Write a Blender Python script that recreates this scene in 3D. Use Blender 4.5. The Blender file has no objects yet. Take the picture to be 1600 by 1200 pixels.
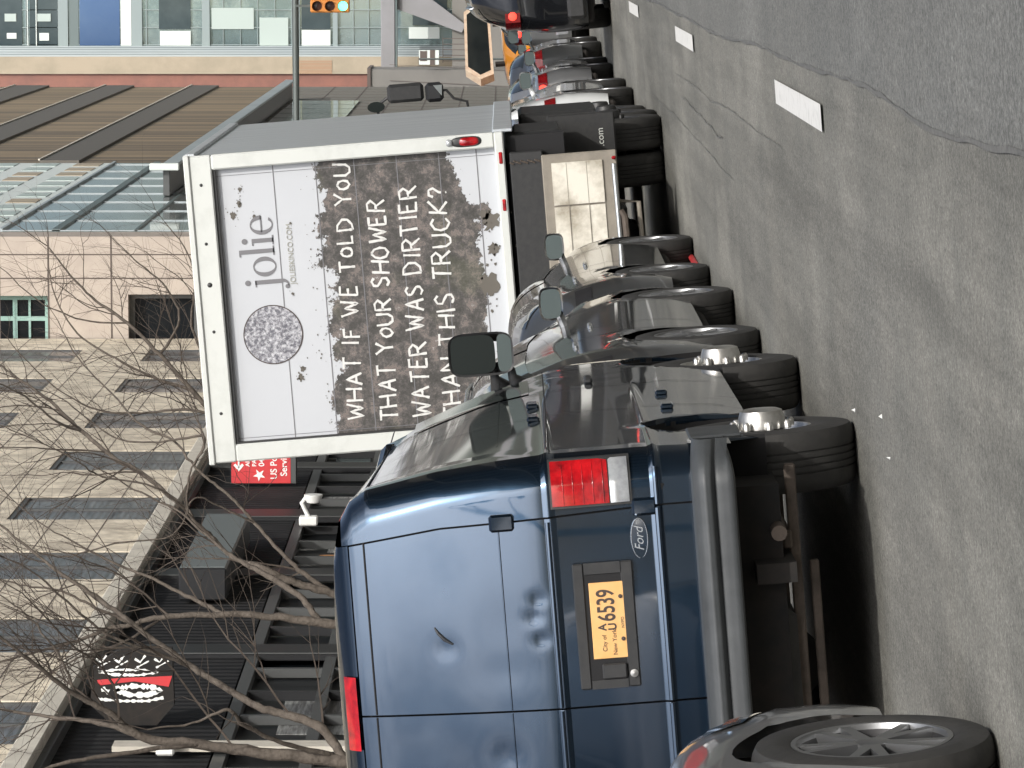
import bpy, math, random
from mathutils import Vector, Matrix
R = math.radians
random.seed(7)
sc = bpy.context.scene
col = sc.collection

# ------------------------------------------------------------------ camera (a phone held on its side)
H = 1.31
FPX = 6560.0
CAM = Vector((0, 0, H))
Yc = Vector((705, 15, FPX)).normalized()          # the road's direction, in (image right, image up, forward)
Wc = Vector((-.08, 1, 0)); Wc = (Wc - Wc.dot(Yc) * Yc).normalized()
Xc = Yc.cross(Wc)
if Xc[0] < 0: Xc = -Xc
def c2w(v): return Vector((Xc.dot(v), Yc.dot(v), Wc.dot(v)))
rt, up, fw = c2w(Vector((1, 0, 0))), c2w(Vector((0, 1, 0))), c2w(Vector((0, 0, 1)))
cd = bpy.data.cameras.new("camera"); cam = bpy.data.objects.new("camera", cd); col.objects.link(cam)
cd.sensor_width = 36; cd.lens = FPX / 1600 * 36; cd.clip_start = .1; cd.clip_end = 3000
m3 = Matrix((-up, rt, -fw)).transposed()
cam.matrix_world = Matrix.Translation(CAM) @ m3.to_4x4()
sc.camera = cam
def P(px, py, y=None, x=None, z=None):
    """photo measurement + a known distance -> point of the street"""
    d = c2w(Vector((600 - py, 800 - px, FPX)))
    t = y / d.y if y is not None else x / d.x if x is not None else (z - H) / d.z
    return CAM + d * t

# the street is cambered: its surface leans about 4.6 degrees against the plumb buildings and posts
Wg = Vector((0, 1, 0)); Wg = (Wg - Wg.dot(Yc) * Yc).normalized(); Xg = Yc.cross(Wg)
if Xg[0] < 0: Xg = -Xg
RG = Matrix.Translation(CAM) @ (Matrix((Xc, Yc, Wc)) @ Matrix((Xg, Yc, Wg)).transposed()).to_4x4() @ Matrix.Translation(-CAM)
def Pg(px, py, y=None, x=None):
    v = Vector((600 - py, 800 - px, FPX)); d = Vector((Xg.dot(v), Yc.dot(v), Wg.dot(v)))
    return CAM + d * (y / d.y if y is not None else x / d.x)
def plumb(o): o.matrix_world = RG @ o.matrix_world; return o

# ------------------------------------------------------------------ sky, sun, exposure
SUN_EL, SUN_AZ = 36, 29          # azimuth: degrees to the right of straight behind the camera
w = bpy.data.worlds.new("World"); sc.world = w; w.use_nodes = True
nt = w.node_tree; sky = nt.nodes.new('ShaderNodeTexSky'); sky.sky_type = 'NISHITA'; sky.sun_disc = False
sky.sun_elevation = R(SUN_EL); sky.sun_rotation = R(180 - SUN_AZ); sky.air_density = 1.0; sky.dust_density = 3.5
nt.nodes['Background'].inputs[1].default_value = .1
sd = bpy.data.lights.new("sun", 'SUN'); sun = bpy.data.objects.new("sun", sd); col.objects.link(sun)
sd.energy = 2.8; sd.angle = R(.6); sd.color = (1, .965, .905)
tosun = Vector((math.sin(R(SUN_AZ)) * math.cos(R(SUN_EL)), -math.cos(R(SUN_AZ)) * math.cos(R(SUN_EL)), math.sin(R(SUN_EL))))
sun.rotation_euler = tosun.to_track_quat('Z', 'Y').to_euler()
# bright broken cloud and sun glow, added to brighten the van's reflections
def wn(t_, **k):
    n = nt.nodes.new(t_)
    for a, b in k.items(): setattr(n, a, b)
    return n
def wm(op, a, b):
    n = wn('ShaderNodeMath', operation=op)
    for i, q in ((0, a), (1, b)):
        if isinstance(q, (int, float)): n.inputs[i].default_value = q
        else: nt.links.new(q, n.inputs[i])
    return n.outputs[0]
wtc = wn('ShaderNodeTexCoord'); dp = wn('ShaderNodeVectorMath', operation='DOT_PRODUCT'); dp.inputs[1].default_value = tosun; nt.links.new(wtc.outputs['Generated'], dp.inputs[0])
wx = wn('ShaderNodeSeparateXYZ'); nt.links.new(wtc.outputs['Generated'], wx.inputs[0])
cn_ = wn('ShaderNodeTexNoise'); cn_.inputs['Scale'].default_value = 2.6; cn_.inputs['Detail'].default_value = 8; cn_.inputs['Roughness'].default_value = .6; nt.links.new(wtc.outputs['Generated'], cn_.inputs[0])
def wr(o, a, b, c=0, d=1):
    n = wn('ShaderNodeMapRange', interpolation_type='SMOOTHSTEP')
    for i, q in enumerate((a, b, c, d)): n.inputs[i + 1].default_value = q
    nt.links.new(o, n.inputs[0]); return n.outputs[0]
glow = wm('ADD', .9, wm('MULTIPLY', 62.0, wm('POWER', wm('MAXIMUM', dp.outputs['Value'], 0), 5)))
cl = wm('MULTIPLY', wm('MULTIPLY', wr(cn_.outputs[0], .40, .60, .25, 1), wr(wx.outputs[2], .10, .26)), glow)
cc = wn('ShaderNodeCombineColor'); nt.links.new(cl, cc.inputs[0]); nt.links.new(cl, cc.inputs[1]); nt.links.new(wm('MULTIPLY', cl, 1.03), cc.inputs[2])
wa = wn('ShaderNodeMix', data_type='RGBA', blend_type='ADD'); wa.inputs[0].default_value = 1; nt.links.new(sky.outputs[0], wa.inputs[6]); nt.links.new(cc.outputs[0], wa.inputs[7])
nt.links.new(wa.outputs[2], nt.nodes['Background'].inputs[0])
sc.view_settings.view_transform = 'Standard'; sc.view_settings.look = 'None'; sc.view_settings.gamma = 1
sc.view_settings.exposure = .02

# ------------------------------------------------------------------ materials
def mat(name, color, rough=.6, metal=0, coat=0, c2=None, scale=5, detail=6, bump=0, bscale=None, stretch=None, emit=0, spec=.5, lo=.35, hi=.65, rough2=None, trans=0, brick=None, coord='Object'):
    m = bpy.data.materials.new(name); m.use_nodes = True; t = m.node_tree; b = t.nodes['Principled BSDF']
    b.inputs['Base Color'].default_value = (*color, 1); b.inputs['Roughness'].default_value = rough
    b.inputs['Metallic'].default_value = metal; b.inputs['Coat Weight'].default_value = coat; b.inputs['Coat Roughness'].default_value = .04
    b.inputs['Specular IOR Level'].default_value = spec
    if trans: b.inputs['Transmission Weight'].default_value = trans
    if emit: b.inputs['Emission Color'].default_value = (*color, 1); b.inputs['Emission Strength'].default_value = emit
    tc = t.nodes.new('ShaderNodeTexCoord'); mp = t.nodes.new('ShaderNodeMapping'); t.links.new(tc.outputs[coord], mp.inputs[0])
    if stretch: mp.inputs['Scale'].default_value = stretch
    src = None
    if c2 is not None or rough2 is not None:
        n = t.nodes.new('ShaderNodeTexNoise'); n.inputs['Scale'].default_value = scale; n.inputs['Detail'].default_value = detail; n.inputs['Roughness'].default_value = .65
        t.links.new(mp.outputs[0], n.inputs[0])
        rp = t.nodes.new('ShaderNodeMapRange'); rp.inputs[1].default_value = lo; rp.inputs[2].default_value = hi
        t.links.new(n.outputs[0], rp.inputs[0])
        if c2 is not None:
            mx = t.nodes.new('ShaderNodeMix'); mx.data_type = 'RGBA'; mx.inputs[6].default_value = (*color, 1); mx.inputs[7].default_value = (*c2, 1)
            t.links.new(rp.outputs[0], mx.inputs[0]); t.links.new(mx.outputs[2], b.inputs['Base Color']); src = mx
        if rough2 is not None:
            rr = t.nodes.new('ShaderNodeMapRange'); rr.inputs[3].default_value = rough; rr.inputs[4].default_value = rough2
            t.links.new(rp.outputs[0], rr.inputs[0]); t.links.new(rr.outputs[0], b.inputs['Roughness'])
    if bump:
        n2 = t.nodes.new('ShaderNodeTexNoise'); n2.inputs['Scale'].default_value = bscale or scale * 3; n2.inputs['Detail'].default_value = 4
        t.links.new(mp.outputs[0], n2.inputs[0])
        bp = t.nodes.new('ShaderNodeBump'); bp.inputs['Strength'].default_value = bump; bp.inputs['Distance'].default_value = .02
        t.links.new(n2.outputs[0], bp.inputs['Height']); t.links.new(bp.outputs[0], b.inputs['Normal'])
    m['_src'] = 1
    return m
def wavebump(m, axis, scale, strength=.6, dist=.01):
    t = m.node_tree; b = t.nodes['Principled BSDF']
    tc = t.nodes.new('ShaderNodeTexCoord'); wv = t.nodes.new('ShaderNodeTexWave'); wv.bands_direction = axis; wv.inputs['Scale'].default_value = scale
    wv.inputs['Distortion'].default_value = .15
    t.links.new(tc.outputs['Object'], wv.inputs[0]); bp = t.nodes.new('ShaderNodeBump'); bp.inputs['Strength'].default_value = strength; bp.inputs['Distance'].default_value = dist
    t.links.new(wv.outputs[1], bp.inputs['Height']); t.links.new(bp.outputs[0], b.inputs['Normal'])
    return m

def asphalt(name, ca, cb, streak=.5):
    m = bpy.data.materials.new(name); m.use_nodes = True; t = m.node_tree; b = t.nodes['Principled BSDF']; L = t.links.new
    tc = t.nodes.new('ShaderNodeTexCoord')
    def noise(s, d=6, sx=1, sy=1):
        mp = t.nodes.new('ShaderNodeMapping'); mp.inputs['Scale'].default_value = (sx, sy, 1); L(tc.outputs['Object'], mp.inputs[0])
        n = t.nodes.new('ShaderNodeTexNoise'); n.inputs['Scale'].default_value = s; n.inputs['Detail'].default_value = d; n.inputs['Roughness'].default_value = .62; L(mp.outputs[0], n.inputs[0]); return n.outputs[0]
    def rng(o, a, c, lo=0, hi=1):
        r = t.nodes.new('ShaderNodeMapRange'); r.inputs[1].default_value = a; r.inputs[2].default_value = c; r.inputs[3].default_value = lo; r.inputs[4].default_value = hi; L(o, r.inputs[0]); return r.outputs[0]
    def mix(f, a, c, mode='MIX'):
        x = t.nodes.new('ShaderNodeMix'); x.data_type = 'RGBA'; x.blend_type = mode
        if isinstance(f, float): x.inputs[0].default_value = f
        else: L(f, x.inputs[0])
        for i, q in ((6, a), (7, c)):
            if isinstance(q, tuple): x.inputs[i].default_value = (*q, 1)
            else: L(q, x.inputs[i])
        return x.outputs[2]
    base = mix(rng(noise(1.1, 5), .35, .65), ca, cb)
    st = rng(noise(1.0, 5, 3.2, .16), .38, .66, 0, streak)            # tyre-worn and oily streaks along the lane
    base = mix(st, base, tuple(.62 * v for v in ca))
    pt = rng(noise(.42, 7, 1.6, .7), .52, .66, 0, .45)
    base = mix(pt, base, tuple(1.35 * v for v in cb))
    gr = rng(noise(85, 3), .38, .64, .66, 1.38)                       # aggregate
    g2 = rng(noise(24, 3), .35, .65, .78, 1.22)
    mm = t.nodes.new('ShaderNodeMath'); mm.operation = 'MULTIPLY'; L(gr, mm.inputs[0]); L(g2, mm.inputs[1])
    v = t.nodes.new('ShaderNodeCombineColor'); [L(mm.outputs[0], v.inputs[i]) for i in range(3)]
    base = mix(1.0, base, v.outputs[0], 'MULTIPLY')
    vo = t.nodes.new('ShaderNodeTexVoronoi'); vo.inputs['Scale'].default_value = 48; L(tc.outputs['Object'], vo.inputs[0])
    sp = rng(vo.outputs['Distance'], .15, .06, 0, .6)
    base = mix(sp, base, (.36, .36, .32))
    L(base, b.inputs['Base Color']); b.inputs['Roughness'].default_value = .82; b.inputs['Specular IOR Level'].default_value = .35
    bp = t.nodes.new('ShaderNodeBump'); bp.inputs['Strength'].default_value = .7; bp.inputs['Distance'].default_value = .006; L(noise(95, 3), bp.inputs['Height']); L(bp.outputs[0], b.inputs['Normal'])
    return m

M = dict(
 asphalt=asphalt('asphalt', (.148, .148, .134), (.192, .188, .168), .75),
 asphalt_new=asphalt('asphalt_new', (.128, .131, .125), (.146, .148, .140), .2),
 tar=mat('tar', (.07, .07, .068), .6, c2=(.14, .14, .13), scale=30),
 conc=mat('concrete', (.30, .29, .27), .85, c2=(.22, .21, .20), scale=3, bump=.2),
 linepaint=mat('road_paint', (.62, .62, .60), .7, c2=(.45, .45, .43), scale=14, lo=.5, hi=.75, bump=.3, bscale=80),
 navy=mat('navy_paint', (.016, .034, .060), .22, .9, 1, c2=(.020, .040, .068), scale=2.5, rough2=.28),
 chrome_edge=mat('bright_trim', (.55, .58, .60), .22, .9),
 steelbump=mat('bumper_steel', (.058, .063, .066), .52, .1, 0, c2=(.040, .044, .047), scale=6, rough2=.55, bump=.08, bscale=14),
 black=mat('black_plastic', (.018, .019, .020), .5, c2=(.028, .028, .028), scale=20),
 dark=mat('underbody', (.010, .010, .010), .9, c2=(.022, .018, .015), scale=6),
 rubber=mat('tyre_rubber', (.022, .022, .022), .72, c2=(.036, .035, .033), scale=8, bump=.1, bscale=40),
 rubber_dk=mat('gap', (.006, .006, .007), .8),
 silverhub=mat('steel_wheel', (.62, .62, .60), .3, .85, c2=(.40, .39, .37), scale=9),
 alloy=mat('alloy', (.22, .225, .23), .36, .8),
 alloy_dk=mat('alloy_dark', (.025, .025, .027), .5, .3),
 tailred_d=mat('dull_tail_red', (.10, .004, .006), .2, 0, .6, c2=(.20, .008, .010), scale=8),
 tailred=mat('tail_red', (.17, .003, .006), .12, 0, 1, c2=(.50, .008, .012), scale=11, rough2=.2),
 tailclear=mat('tail_clear', (.42, .44, .45), .15, .3, 1, c2=(.25, .26, .28), scale=14),
 redlit=mat('lit_red', (1, .05, .03), .3, emit=2.2),
 amber=mat('amber', (.5, .15, .03), .2, 0, 1),
 headl=mat('headlamp', (.35, .38, .40), .08, .5, 1, c2=(.10, .11, .12), scale=12),
 plate_o=mat('plate_orange', (.68, .37, .13), .45, c2=(.70, .42, .17), scale=12),
 ink=mat('ink', (.05, .035, .03), .6),
 inkg=mat('grey_ink', (.16, .16, .17), .6),
 inkol=mat('olive_ink', (.30, .30, .26), .6),
 glass=mat('tinted_glass', (.010, .013, .014), .06, 0, .6, c2=(.018, .022, .022), scale=3),
 glass_g=mat('grey_glass', (.010, .014, .013), .3, 0, 0, spec=.25),
 mirror_w=mat('wide_mirror_glass', (.07, .09, .09), .2, 0, 0, spec=.5),
 mirror=mat('mirror_glass', (.75, .8, .8), .03, 1),
 rust=mat('rusty_steel', (.115, .092, .075), .8, .1, c2=(.07, .056, .046), scale=9, bump=.3),
 gunmetal=mat('graphite_paint', (.050, .053, .055), .30, .4, 1, c2=(.060, .062, .063), scale=2),
 greycar=mat('grey_paint', (.23, .235, .24), .30, .5, 1),
 silvercar=mat('silver_paint', (.36, .37, .38), .28, .7, 1),
 whitecar=mat('white_paint', (.62, .64, .64), .3, 0, 1),
 blackcar=mat('black_paint', (.008, .009, .011), .2, .1, 1),
 yellow=mat('yellow_paint', (.50, .19, .012), .3, 0, .8),
 cream=mat('cream_trim', (.60, .50, .38), .5, c2=(.5, .36, .26), scale=10),
 whiteframe=mat('white_frame_paint', (.56, .58, .555), .45, .05, c2=(.47, .49, .465), scale=5, lo=.5, hi=.8, rough2=.55),
 boxin=mat('panel_white', (.60, .62, .68), .5),
 alu=mat('aluminium_side', (.70, .74, .76), .30, .25, c2=(.48, .52, .55), scale=1.2, stretch=(1, 14, .25), rough2=.4, bump=.35, bscale=2.2),
 aluplate=mat('dirty_aluminium_plate', (.66, .63, .55), .5, .1, c2=(.30, .27, .21), scale=3.2, lo=.40, hi=.66, rough2=.65, bump=.1),
 tanframe=mat('lift_frame', (.26, .235, .195), .6, .2, c2=(.20, .18, .15), scale=6),
 letter=mat('hand_paint', (.62, .62, .60), .6, c2=(.45, .44, .42), scale=16, lo=.55, hi=.8),
 stone=mat('limestone', (.72, .65, .52), .9, c2=(.44, .39, .31), scale=2.4, detail=12, bump=1.0, bscale=7, lo=.38, hi=.62),
 ledge=mat('ledge_stone', (.60, .57, .49), .85, c2=(.46, .43, .37), scale=2.2, bump=.4, bscale=8),
 pink=mat('pink_granite', (.37, .32, .275), .6, c2=(.43, .375, .32), scale=2.0),
 joint=mat('joint', (.10, .08, .07), .8),
 siding=wavebump(mat('black_siding', (.020, .021, .022), .85, 0, spec=.1, c2=(.034, .034, .035), scale=1.2), 'Y', 1.3, 1, .03),
 blackm=mat('black_frame', (.026, .027, .029), .4, .3),
 greyframe=mat('grey_mullion', (.10, .105, .105), .45, .4),
 dglass=mat('shop_glass', (.006, .008, .010), .35, 0, 0, spec=.15, c2=(.03, .03, .03), scale=.7, lo=.5, hi=.9),
 winglass=wavebump(mat('blind_glass', (.045, .045, .052), .3, 0, .2, c2=(.15, .15, .16), scale=2.2, stretch=(1, .6, 4)), 'Z', 3.2, .15, .02),
 teal=mat('teal_frame', (.22, .38, .34), .5, c2=(.28, .42, .38), scale=3),
 louver=mat('brown_louvre', (.27, .205, .125), .6, c2=(.115, .09, .062), scale=.5, stretch=(1, 3.2, .04), lo=.42, hi=.58, detail=3),
 band=mat('grey_brown_band', (.105, .095, .08), .6),
 redgran=mat('red_granite', (.26, .115, .085), .5, c2=(.19, .09, .07), scale=.9),
 beige=mat('beige_panel', (.37, .315, .235), .8, c2=(.31, .27, .20), scale=.6, detail=8, lo=.4, hi=.6),
 paleblue=mat('pale_fascia', (.42, .47, .48), .4, .2, c2=(.34, .39, .41), scale=.5, stretch=(5, 1, .2)),
 curtain=mat('curtain_glass', (.50, .64, .66), .08, .75, .5, c2=(.30, .42, .45), scale=.22, lo=.45, hi=.55),
 curtain_b=mat('blue_glass', (.10, .19, .40), .08, .6, .5, c2=(.14, .24, .44), scale=.3),
 curtain_d=mat('dark_glass', (.045, .07, .08), .08, .3, .5, c2=(.08, .11, .12), scale=.4),
 mull=mat('mullion', (.16, .20, .20), .4, .5),
 glassgrey=mat('angled_glass', (.17, .21, .21), .12, .4, .6, c2=(.22, .265, .26), scale=.35),
 whitepan=mat('white_panel', (.60, .65, .62), .5),
 tile=mat('stone_tile', (.18, .172, .145), .8, c2=(.145, .14, .12), scale=1.2, bump=.2),
 greywall=mat('grey_wall', (.185, .18, .165), .8, c2=(.16, .155, .145), scale=.5),
 signred=mat('sign_red', (.60, .045, .045), .4, c2=(.50, .05, .06), scale=3),
 white=mat('white_plastic', (.78, .79, .76), .4),
 sigyel=mat('signal_yellow', (.52, .20, .04), .45),
 sigdark=mat('signal_dark', (.05, .02, .015), .4),
 green_lit=mat('green_lit', (.10, 1, .55), .3, emit=5),
 pole=mat('pole_green_grey', (.10, .115, .11), .5, .4),
 lampgreen=mat('lamp_green', (.045, .075, .07), .5, .2),
 lampglass=mat('lamp_glass', (.40, .44, .43), .25, 0, .3),
 bark=mat('bark', (.058, .047, .037), .9, c2=(.115, .096, .078), scale=14, bump=.6, bscale=40),
 twig=mat('twig_bark', (.038, .029, .022), .9, c2=(.065, .051, .040), scale=4),
 brick=mat('brick_wall', (.14, .115, .10), .85, c2=(.09, .08, .07), scale=3),
 concwall=mat('pale_wall', (.17, .16, .145), .85, c2=(.13, .125, .115), scale=1),
 signgrey=mat('sign_grey', (.135, .155, .155), .6),
 spandrel=mat('spandrel', (.24, .29, .29), .5),
 pale_win=mat('pale_window', (.40, .47, .44), .4),
 cream_d=mat('tan_infill', (.33, .22, .14), .7),
 beamgrey=mat('beam_grey', (.24, .24, .25), .8, c2=(.21, .21, .215), scale=.6),
 blinds=mat('white_blinds', (.26, .27, .26), .6, c2=(.10, .10, .10), scale=1.5, stretch=(1, 1, 14), lo=.42, hi=.58),
 tan=mat('curtain_goods', (.45, .22, .09), .7),
)

# printed art of the truck's roller door: white above, a torn brown dirt field below
def art_material():
    m = bpy.data.materials.new('printed_dirt_panel'); m.use_nodes = True; t = m.node_tree; b = t.nodes['Principled BSDF']; L = t.links.new
    tc = t.nodes.new('ShaderNodeTexCoord'); sx = t.nodes.new('ShaderNodeSeparateXYZ'); L(tc.outputs['Object'], sx.inputs[0])
    def noise(s, d=8, r=.65):
        n = t.nodes.new('ShaderNodeTexNoise'); n.inputs['Scale'].default_value = s; n.inputs['Detail'].default_value = d; n.inputs['Roughness'].default_value = r; L(tc.outputs['Object'], n.inputs[0]); return n.outputs[0]
    def math_(op, a, c):
        x = t.nodes.new('ShaderNodeMath'); x.operation = op
        for i, q in ((0, a), (1, c)):
            if isinstance(q, (int, float)): x.inputs[i].default_value = q
            else: L(q, x.inputs[i])
        return x.outputs[0]
    n = noise(3.2, 10, .72)
    nn = math_('MULTIPLY', math_('SUBTRACT', n, .5), 1.0)
    # upper torn edge near z=3.05, lower one rising to the left-bottom corner
    a = math_('SUBTRACT', math_('ADD', 3.02, nn), sx.outputs[2])
    # lower edge: z > 1.70 + something with x (x is -4.1..-1.8), dips at the left
    lowx = math_('MULTIPLY', math_('MAXIMUM', math_('ADD', sx.outputs[0], 2.3), 0), .55)
    bb = math_('SUBTRACT', sx.outputs[2], math_('ADD', math_('ADD', 1.70, lowx), math_('MULTIPLY', nn, .8)))
    mn = math_('MINIMUM', a, bb)
    r = t.nodes.new('ShaderNodeMapRange'); r.inputs[1].default_value = -.004; r.inputs[2].default_value = .004; L(mn, r.inputs[0])
    cr = t.nodes.new('ShaderNodeValToRGB'); L(noise(9, 12, .82), cr.inputs[0])
    els = cr.color_ramp.elements
    els[0].position = .30; els[0].color = (.016, .015, .014, 1); els[1].position = .47; els[1].color = (.056, .053, .049, 1)
    for p_, c_ in ((.53, (.095, .088, .084)), (.575, (.20, .165, .15)), (.60, (.08, .07, .06)), (.65, (.38, .35, .34))):
        e = els.new(p_); e.color = (*c_, 1)
    gr = t.nodes.new('ShaderNodeMix'); gr.data_type = 'RGBA'; gr.inputs[7].default_value = (.11, .12, .06, 1)
    rg = t.nodes.new('ShaderNodeMapRange'); rg.inputs[1].default_value = .56; rg.inputs[2].default_value = .66; rg.inputs[4].default_value = .2; L(noise(2.3, 4), rg.inputs[0])
    L(rg.outputs[0], gr.inputs[0]); L(cr.outputs[0], gr.inputs[6])
    wh = t.nodes.new('ShaderNodeMix'); wh.data_type = 'RGBA'; wh.inputs[6].default_value = (.50, .52, .545, 1); wh.inputs[7].default_value = (.44, .46, .49, 1); L(noise(.9, 5), wh.inputs[0])
    mx = t.nodes.new('ShaderNodeMix'); mx.data_type = 'RGBA'; L(r.outputs[0], mx.inputs[0]); L(wh.outputs[2], mx.inputs[6]); L(gr.outputs[2], mx.inputs[7])
    # a few splatters of dirt on the white
    L(mx.outputs[2], b.inputs['Base Color']); b.inputs['Roughness'].default_value = .5
    return m
M['art'] = art_material()
def speckle_material():
    m = bpy.data.materials.new('speckled_disc'); m.use_nodes = True; t = m.node_tree; b = t.nodes['Principled BSDF']; L = t.links.new
    tc = t.nodes.new('ShaderNodeTexCoord'); n = t.nodes.new('ShaderNodeTexNoise'); n.inputs['Scale'].default_value = 34; n.inputs['Detail'].default_value = 8; n.inputs['Roughness'].default_value = .8; L(tc.outputs['Object'], n.inputs[0])
    cr = t.nodes.new('ShaderNodeValToRGB'); L(n.outputs[0], cr.inputs[0]); e = cr.color_ramp.elements
    e[0].position = .44; e[0].color = (.10, .10, .12, 1); e[1].position = .64; e[1].color = (.62, .63, .66, 1)
    L(cr.outputs[0], b.inputs['Base Color']); b.inputs['Roughness'].default_value = .5
    return m
M['speckle'] = speckle_material()

# ------------------------------------------------------------------ mesh helpers
class MB:
    def __init__(s): s.v = []; s.f = []
    def add(s, vs, fs):
        o = len(s.v); s.v += [tuple(v) for v in vs]; s.f += [tuple(i + o for i in f) for f in fs]; return s
    def box(s, x0, x1, y0, y1, z0, z1, b=0):
        if b:
            b = min(b, (x1 - x0) * .45, (y1 - y0) * .45, (z1 - z0) * .45)
            vs = []; idx = {}
            for sx in (0, 1):
                for sy in (0, 1):
                    for sz in (0, 1):
                        c = ((x0, x1)[sx], (y0, y1)[sy], (z0, z1)[sz]); d = (b if sx == 0 else -b, b if sy == 0 else -b, b if sz == 0 else -b)
                        for a in range(3):
                            p = [c[k] + (0 if k == a else d[k]) for k in range(3)]; idx[(sx, sy, sz, a)] = len(vs); vs.append(p)
            fs = []
            for a in range(3):
                o = [k for k in range(3) if k != a]
                for sd_ in (0, 1):
                    q = []
                    for u, v_ in ((0, 0), (1, 0), (1, 1), (0, 1)):
                        k = [0, 0, 0]; k[a] = sd_; k[o[0]] = u; k[o[1]] = v_; q.append(idx[(*k, a)])
                    fs.append(q)
            for a in range(3):      # edges along axis a
                o = [k for k in range(3) if k != a]
                for u in (0, 1):
                    for v_ in (0, 1):
                        k0 = [0, 0, 0]; k0[o[0]] = u; k0[o[1]] = v_; k1 = list(k0); k1[a] = 1
                        fs.append([idx[(*k0, o[0])], idx[(*k0, o[1])], idx[(*k1, o[1])], idx[(*k1, o[0])]])
            for sx in (0, 1):
                for sy in (0, 1):
                    for sz in (0, 1): fs.append([idx[(sx, sy, sz, a)] for a in range(3)])
            return s.add(vs, fs)
        vs = [(x, y, z) for x in (x0, x1) for y in (y0, y1) for z in (z0, z1)]
        return s.add(vs, [(0, 1, 3, 2), (4, 6, 7, 5), (0, 4, 5, 1), (2, 3, 7, 6), (0, 2, 6, 4), (1, 5, 7, 3)])
    def grid(s, nu, nv, f, closeu=False):
        vs = [f(i / (nu - (0 if closeu else 1)), j / (nv - 1)) for i in range(nu) for j in range(nv)]; fs = []
        for i in range(nu if closeu else nu - 1):
            k = (i + 1) % nu
            for j in range(nv - 1): fs.append((i * nv + j, k * nv + j, k * nv + j + 1, i * nv + j + 1))
        return s.add(vs, fs)
    def tube(s, pts, rad, n=8, cap=True):
        pts = [Vector(p) for p in pts]
        if not hasattr(rad, '__len__'): rad = [rad] * len(pts)
        vs = []; prev = None
        for i, p in enumerate(pts):
            d = (pts[min(i + 1, len(pts) - 1)] - pts[max(i - 1, 0)])
            d = d.normalized() if d.length > 1e-9 else Vector((0, 0, 1))
            if prev is None: a = d.orthogonal().normalized()
            else: a = prev - d * prev.dot(d); a = a.normalized() if a.length > 1e-6 else d.orthogonal().normalized()
            prev = a; b = d.cross(a)
            for k in range(n):
                t = 2 * math.pi * k / n; vs.append(p + (a * math.cos(t) + b * math.sin(t)) * rad[i])
        fs = []
        for i in range(len(pts) - 1):
            for k in range(n): fs.append((i * n + k, i * n + (k + 1) % n, (i + 1) * n + (k + 1) % n, (i + 1) * n + k))
        if cap: fs.append(tuple(range(n))[::-1]); fs.append(tuple((len(pts) - 1) * n + k for k in range(n)))
        return s.add(vs, fs)
    def lathe(s, prof, c, axis='x', n=40, sgn=1):
        """prof: (r, h) pairs, h along the axis"""
        vs = []
        for k in range(n):
            t = 2 * math.pi * k / n
            for r, h in prof:
                if axis == 'x': vs.append((c[0] + h * sgn, c[1] + r * math.cos(t), c[2] + r * math.sin(t)))
                elif axis == 'y': vs.append((c[0] + r * math.cos(t), c[1] + h * sgn, c[2] + r * math.sin(t)))
                else: vs.append((c[0] + r * math.cos(t), c[1] + r * math.sin(t), c[2] + h * sgn))
        m = len(prof); fs = []
        for k in range(n):
            q = (k + 1) % n
            for j in range(m - 1): fs.append((k * m + j, k * m + j + 1, q * m + j + 1, q * m + j))
        return s.add(vs, fs)
    def prism(s, poly, y0, y1):
        """poly in (x, z), extruded along y"""
        n = len(poly); vs = [(x, y0, z) for x, z in poly] + [(x, y1, z) for x, z in poly]
        fs = [tuple(range(n)), tuple(range(2 * n - 1, n - 1, -1))] + [(i, (i + 1) % n, (i + 1) % n + n, i + n) for i in range(n)]
        return s.add(vs, fs)
    def prismx(s, poly, x0, x1):
        n = len(poly); vs = [(x0, y, z) for y, z in poly] + [(x1, y, z) for y, z in poly]
        fs = [tuple(range(n)), tuple(range(2 * n - 1, n - 1, -1))] + [(i, (i + 1) % n, (i + 1) % n + n, i + n) for i in range(n)]
        return s.add(vs, fs)
    def build(s, name, m, parent=None, smooth=False, angle=40):
        me = bpy.data.meshes.new(name); me.from_pydata(s.v, [], s.f)
        me.materials.append(M[m] if isinstance(m, str) else m)
        import bmesh
        bm = bmesh.new(); bm.from_mesh(me); bmesh.ops.remove_doubles(bm, verts=bm.verts, dist=1e-5); bmesh.ops.recalc_face_normals(bm, faces=bm.faces)
        if smooth:
            for f in bm.faces: f.smooth = True
            for e in bm.edges:
                if len(e.link_faces) == 2 and e.calc_face_angle(0) > R(angle): e.smooth = False
        bm.to_mesh(me); bm.free()
        o = bpy.data.objects.new(name, me); col.objects.link(o)
        if parent: o.parent = parent
        return o
def tag(o, label=None, cat=None, group=None, kind=None):
    if label: o['label'] = label
    if cat: o['category'] = cat
    if group: o['group'] = group
    if kind: o['kind'] = kind
    return o
def empty(name, loc, rz=0, label=None, cat=None, group=None):
    o = bpy.data.objects.new(name, None); col.objects.link(o); o.location = loc; o.rotation_euler = (0, 0, rz); o.empty_display_size = .3
    return tag(o, label, cat, group)
def children(o): return [c for c in bpy.data.objects if c.parent == o]
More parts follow.
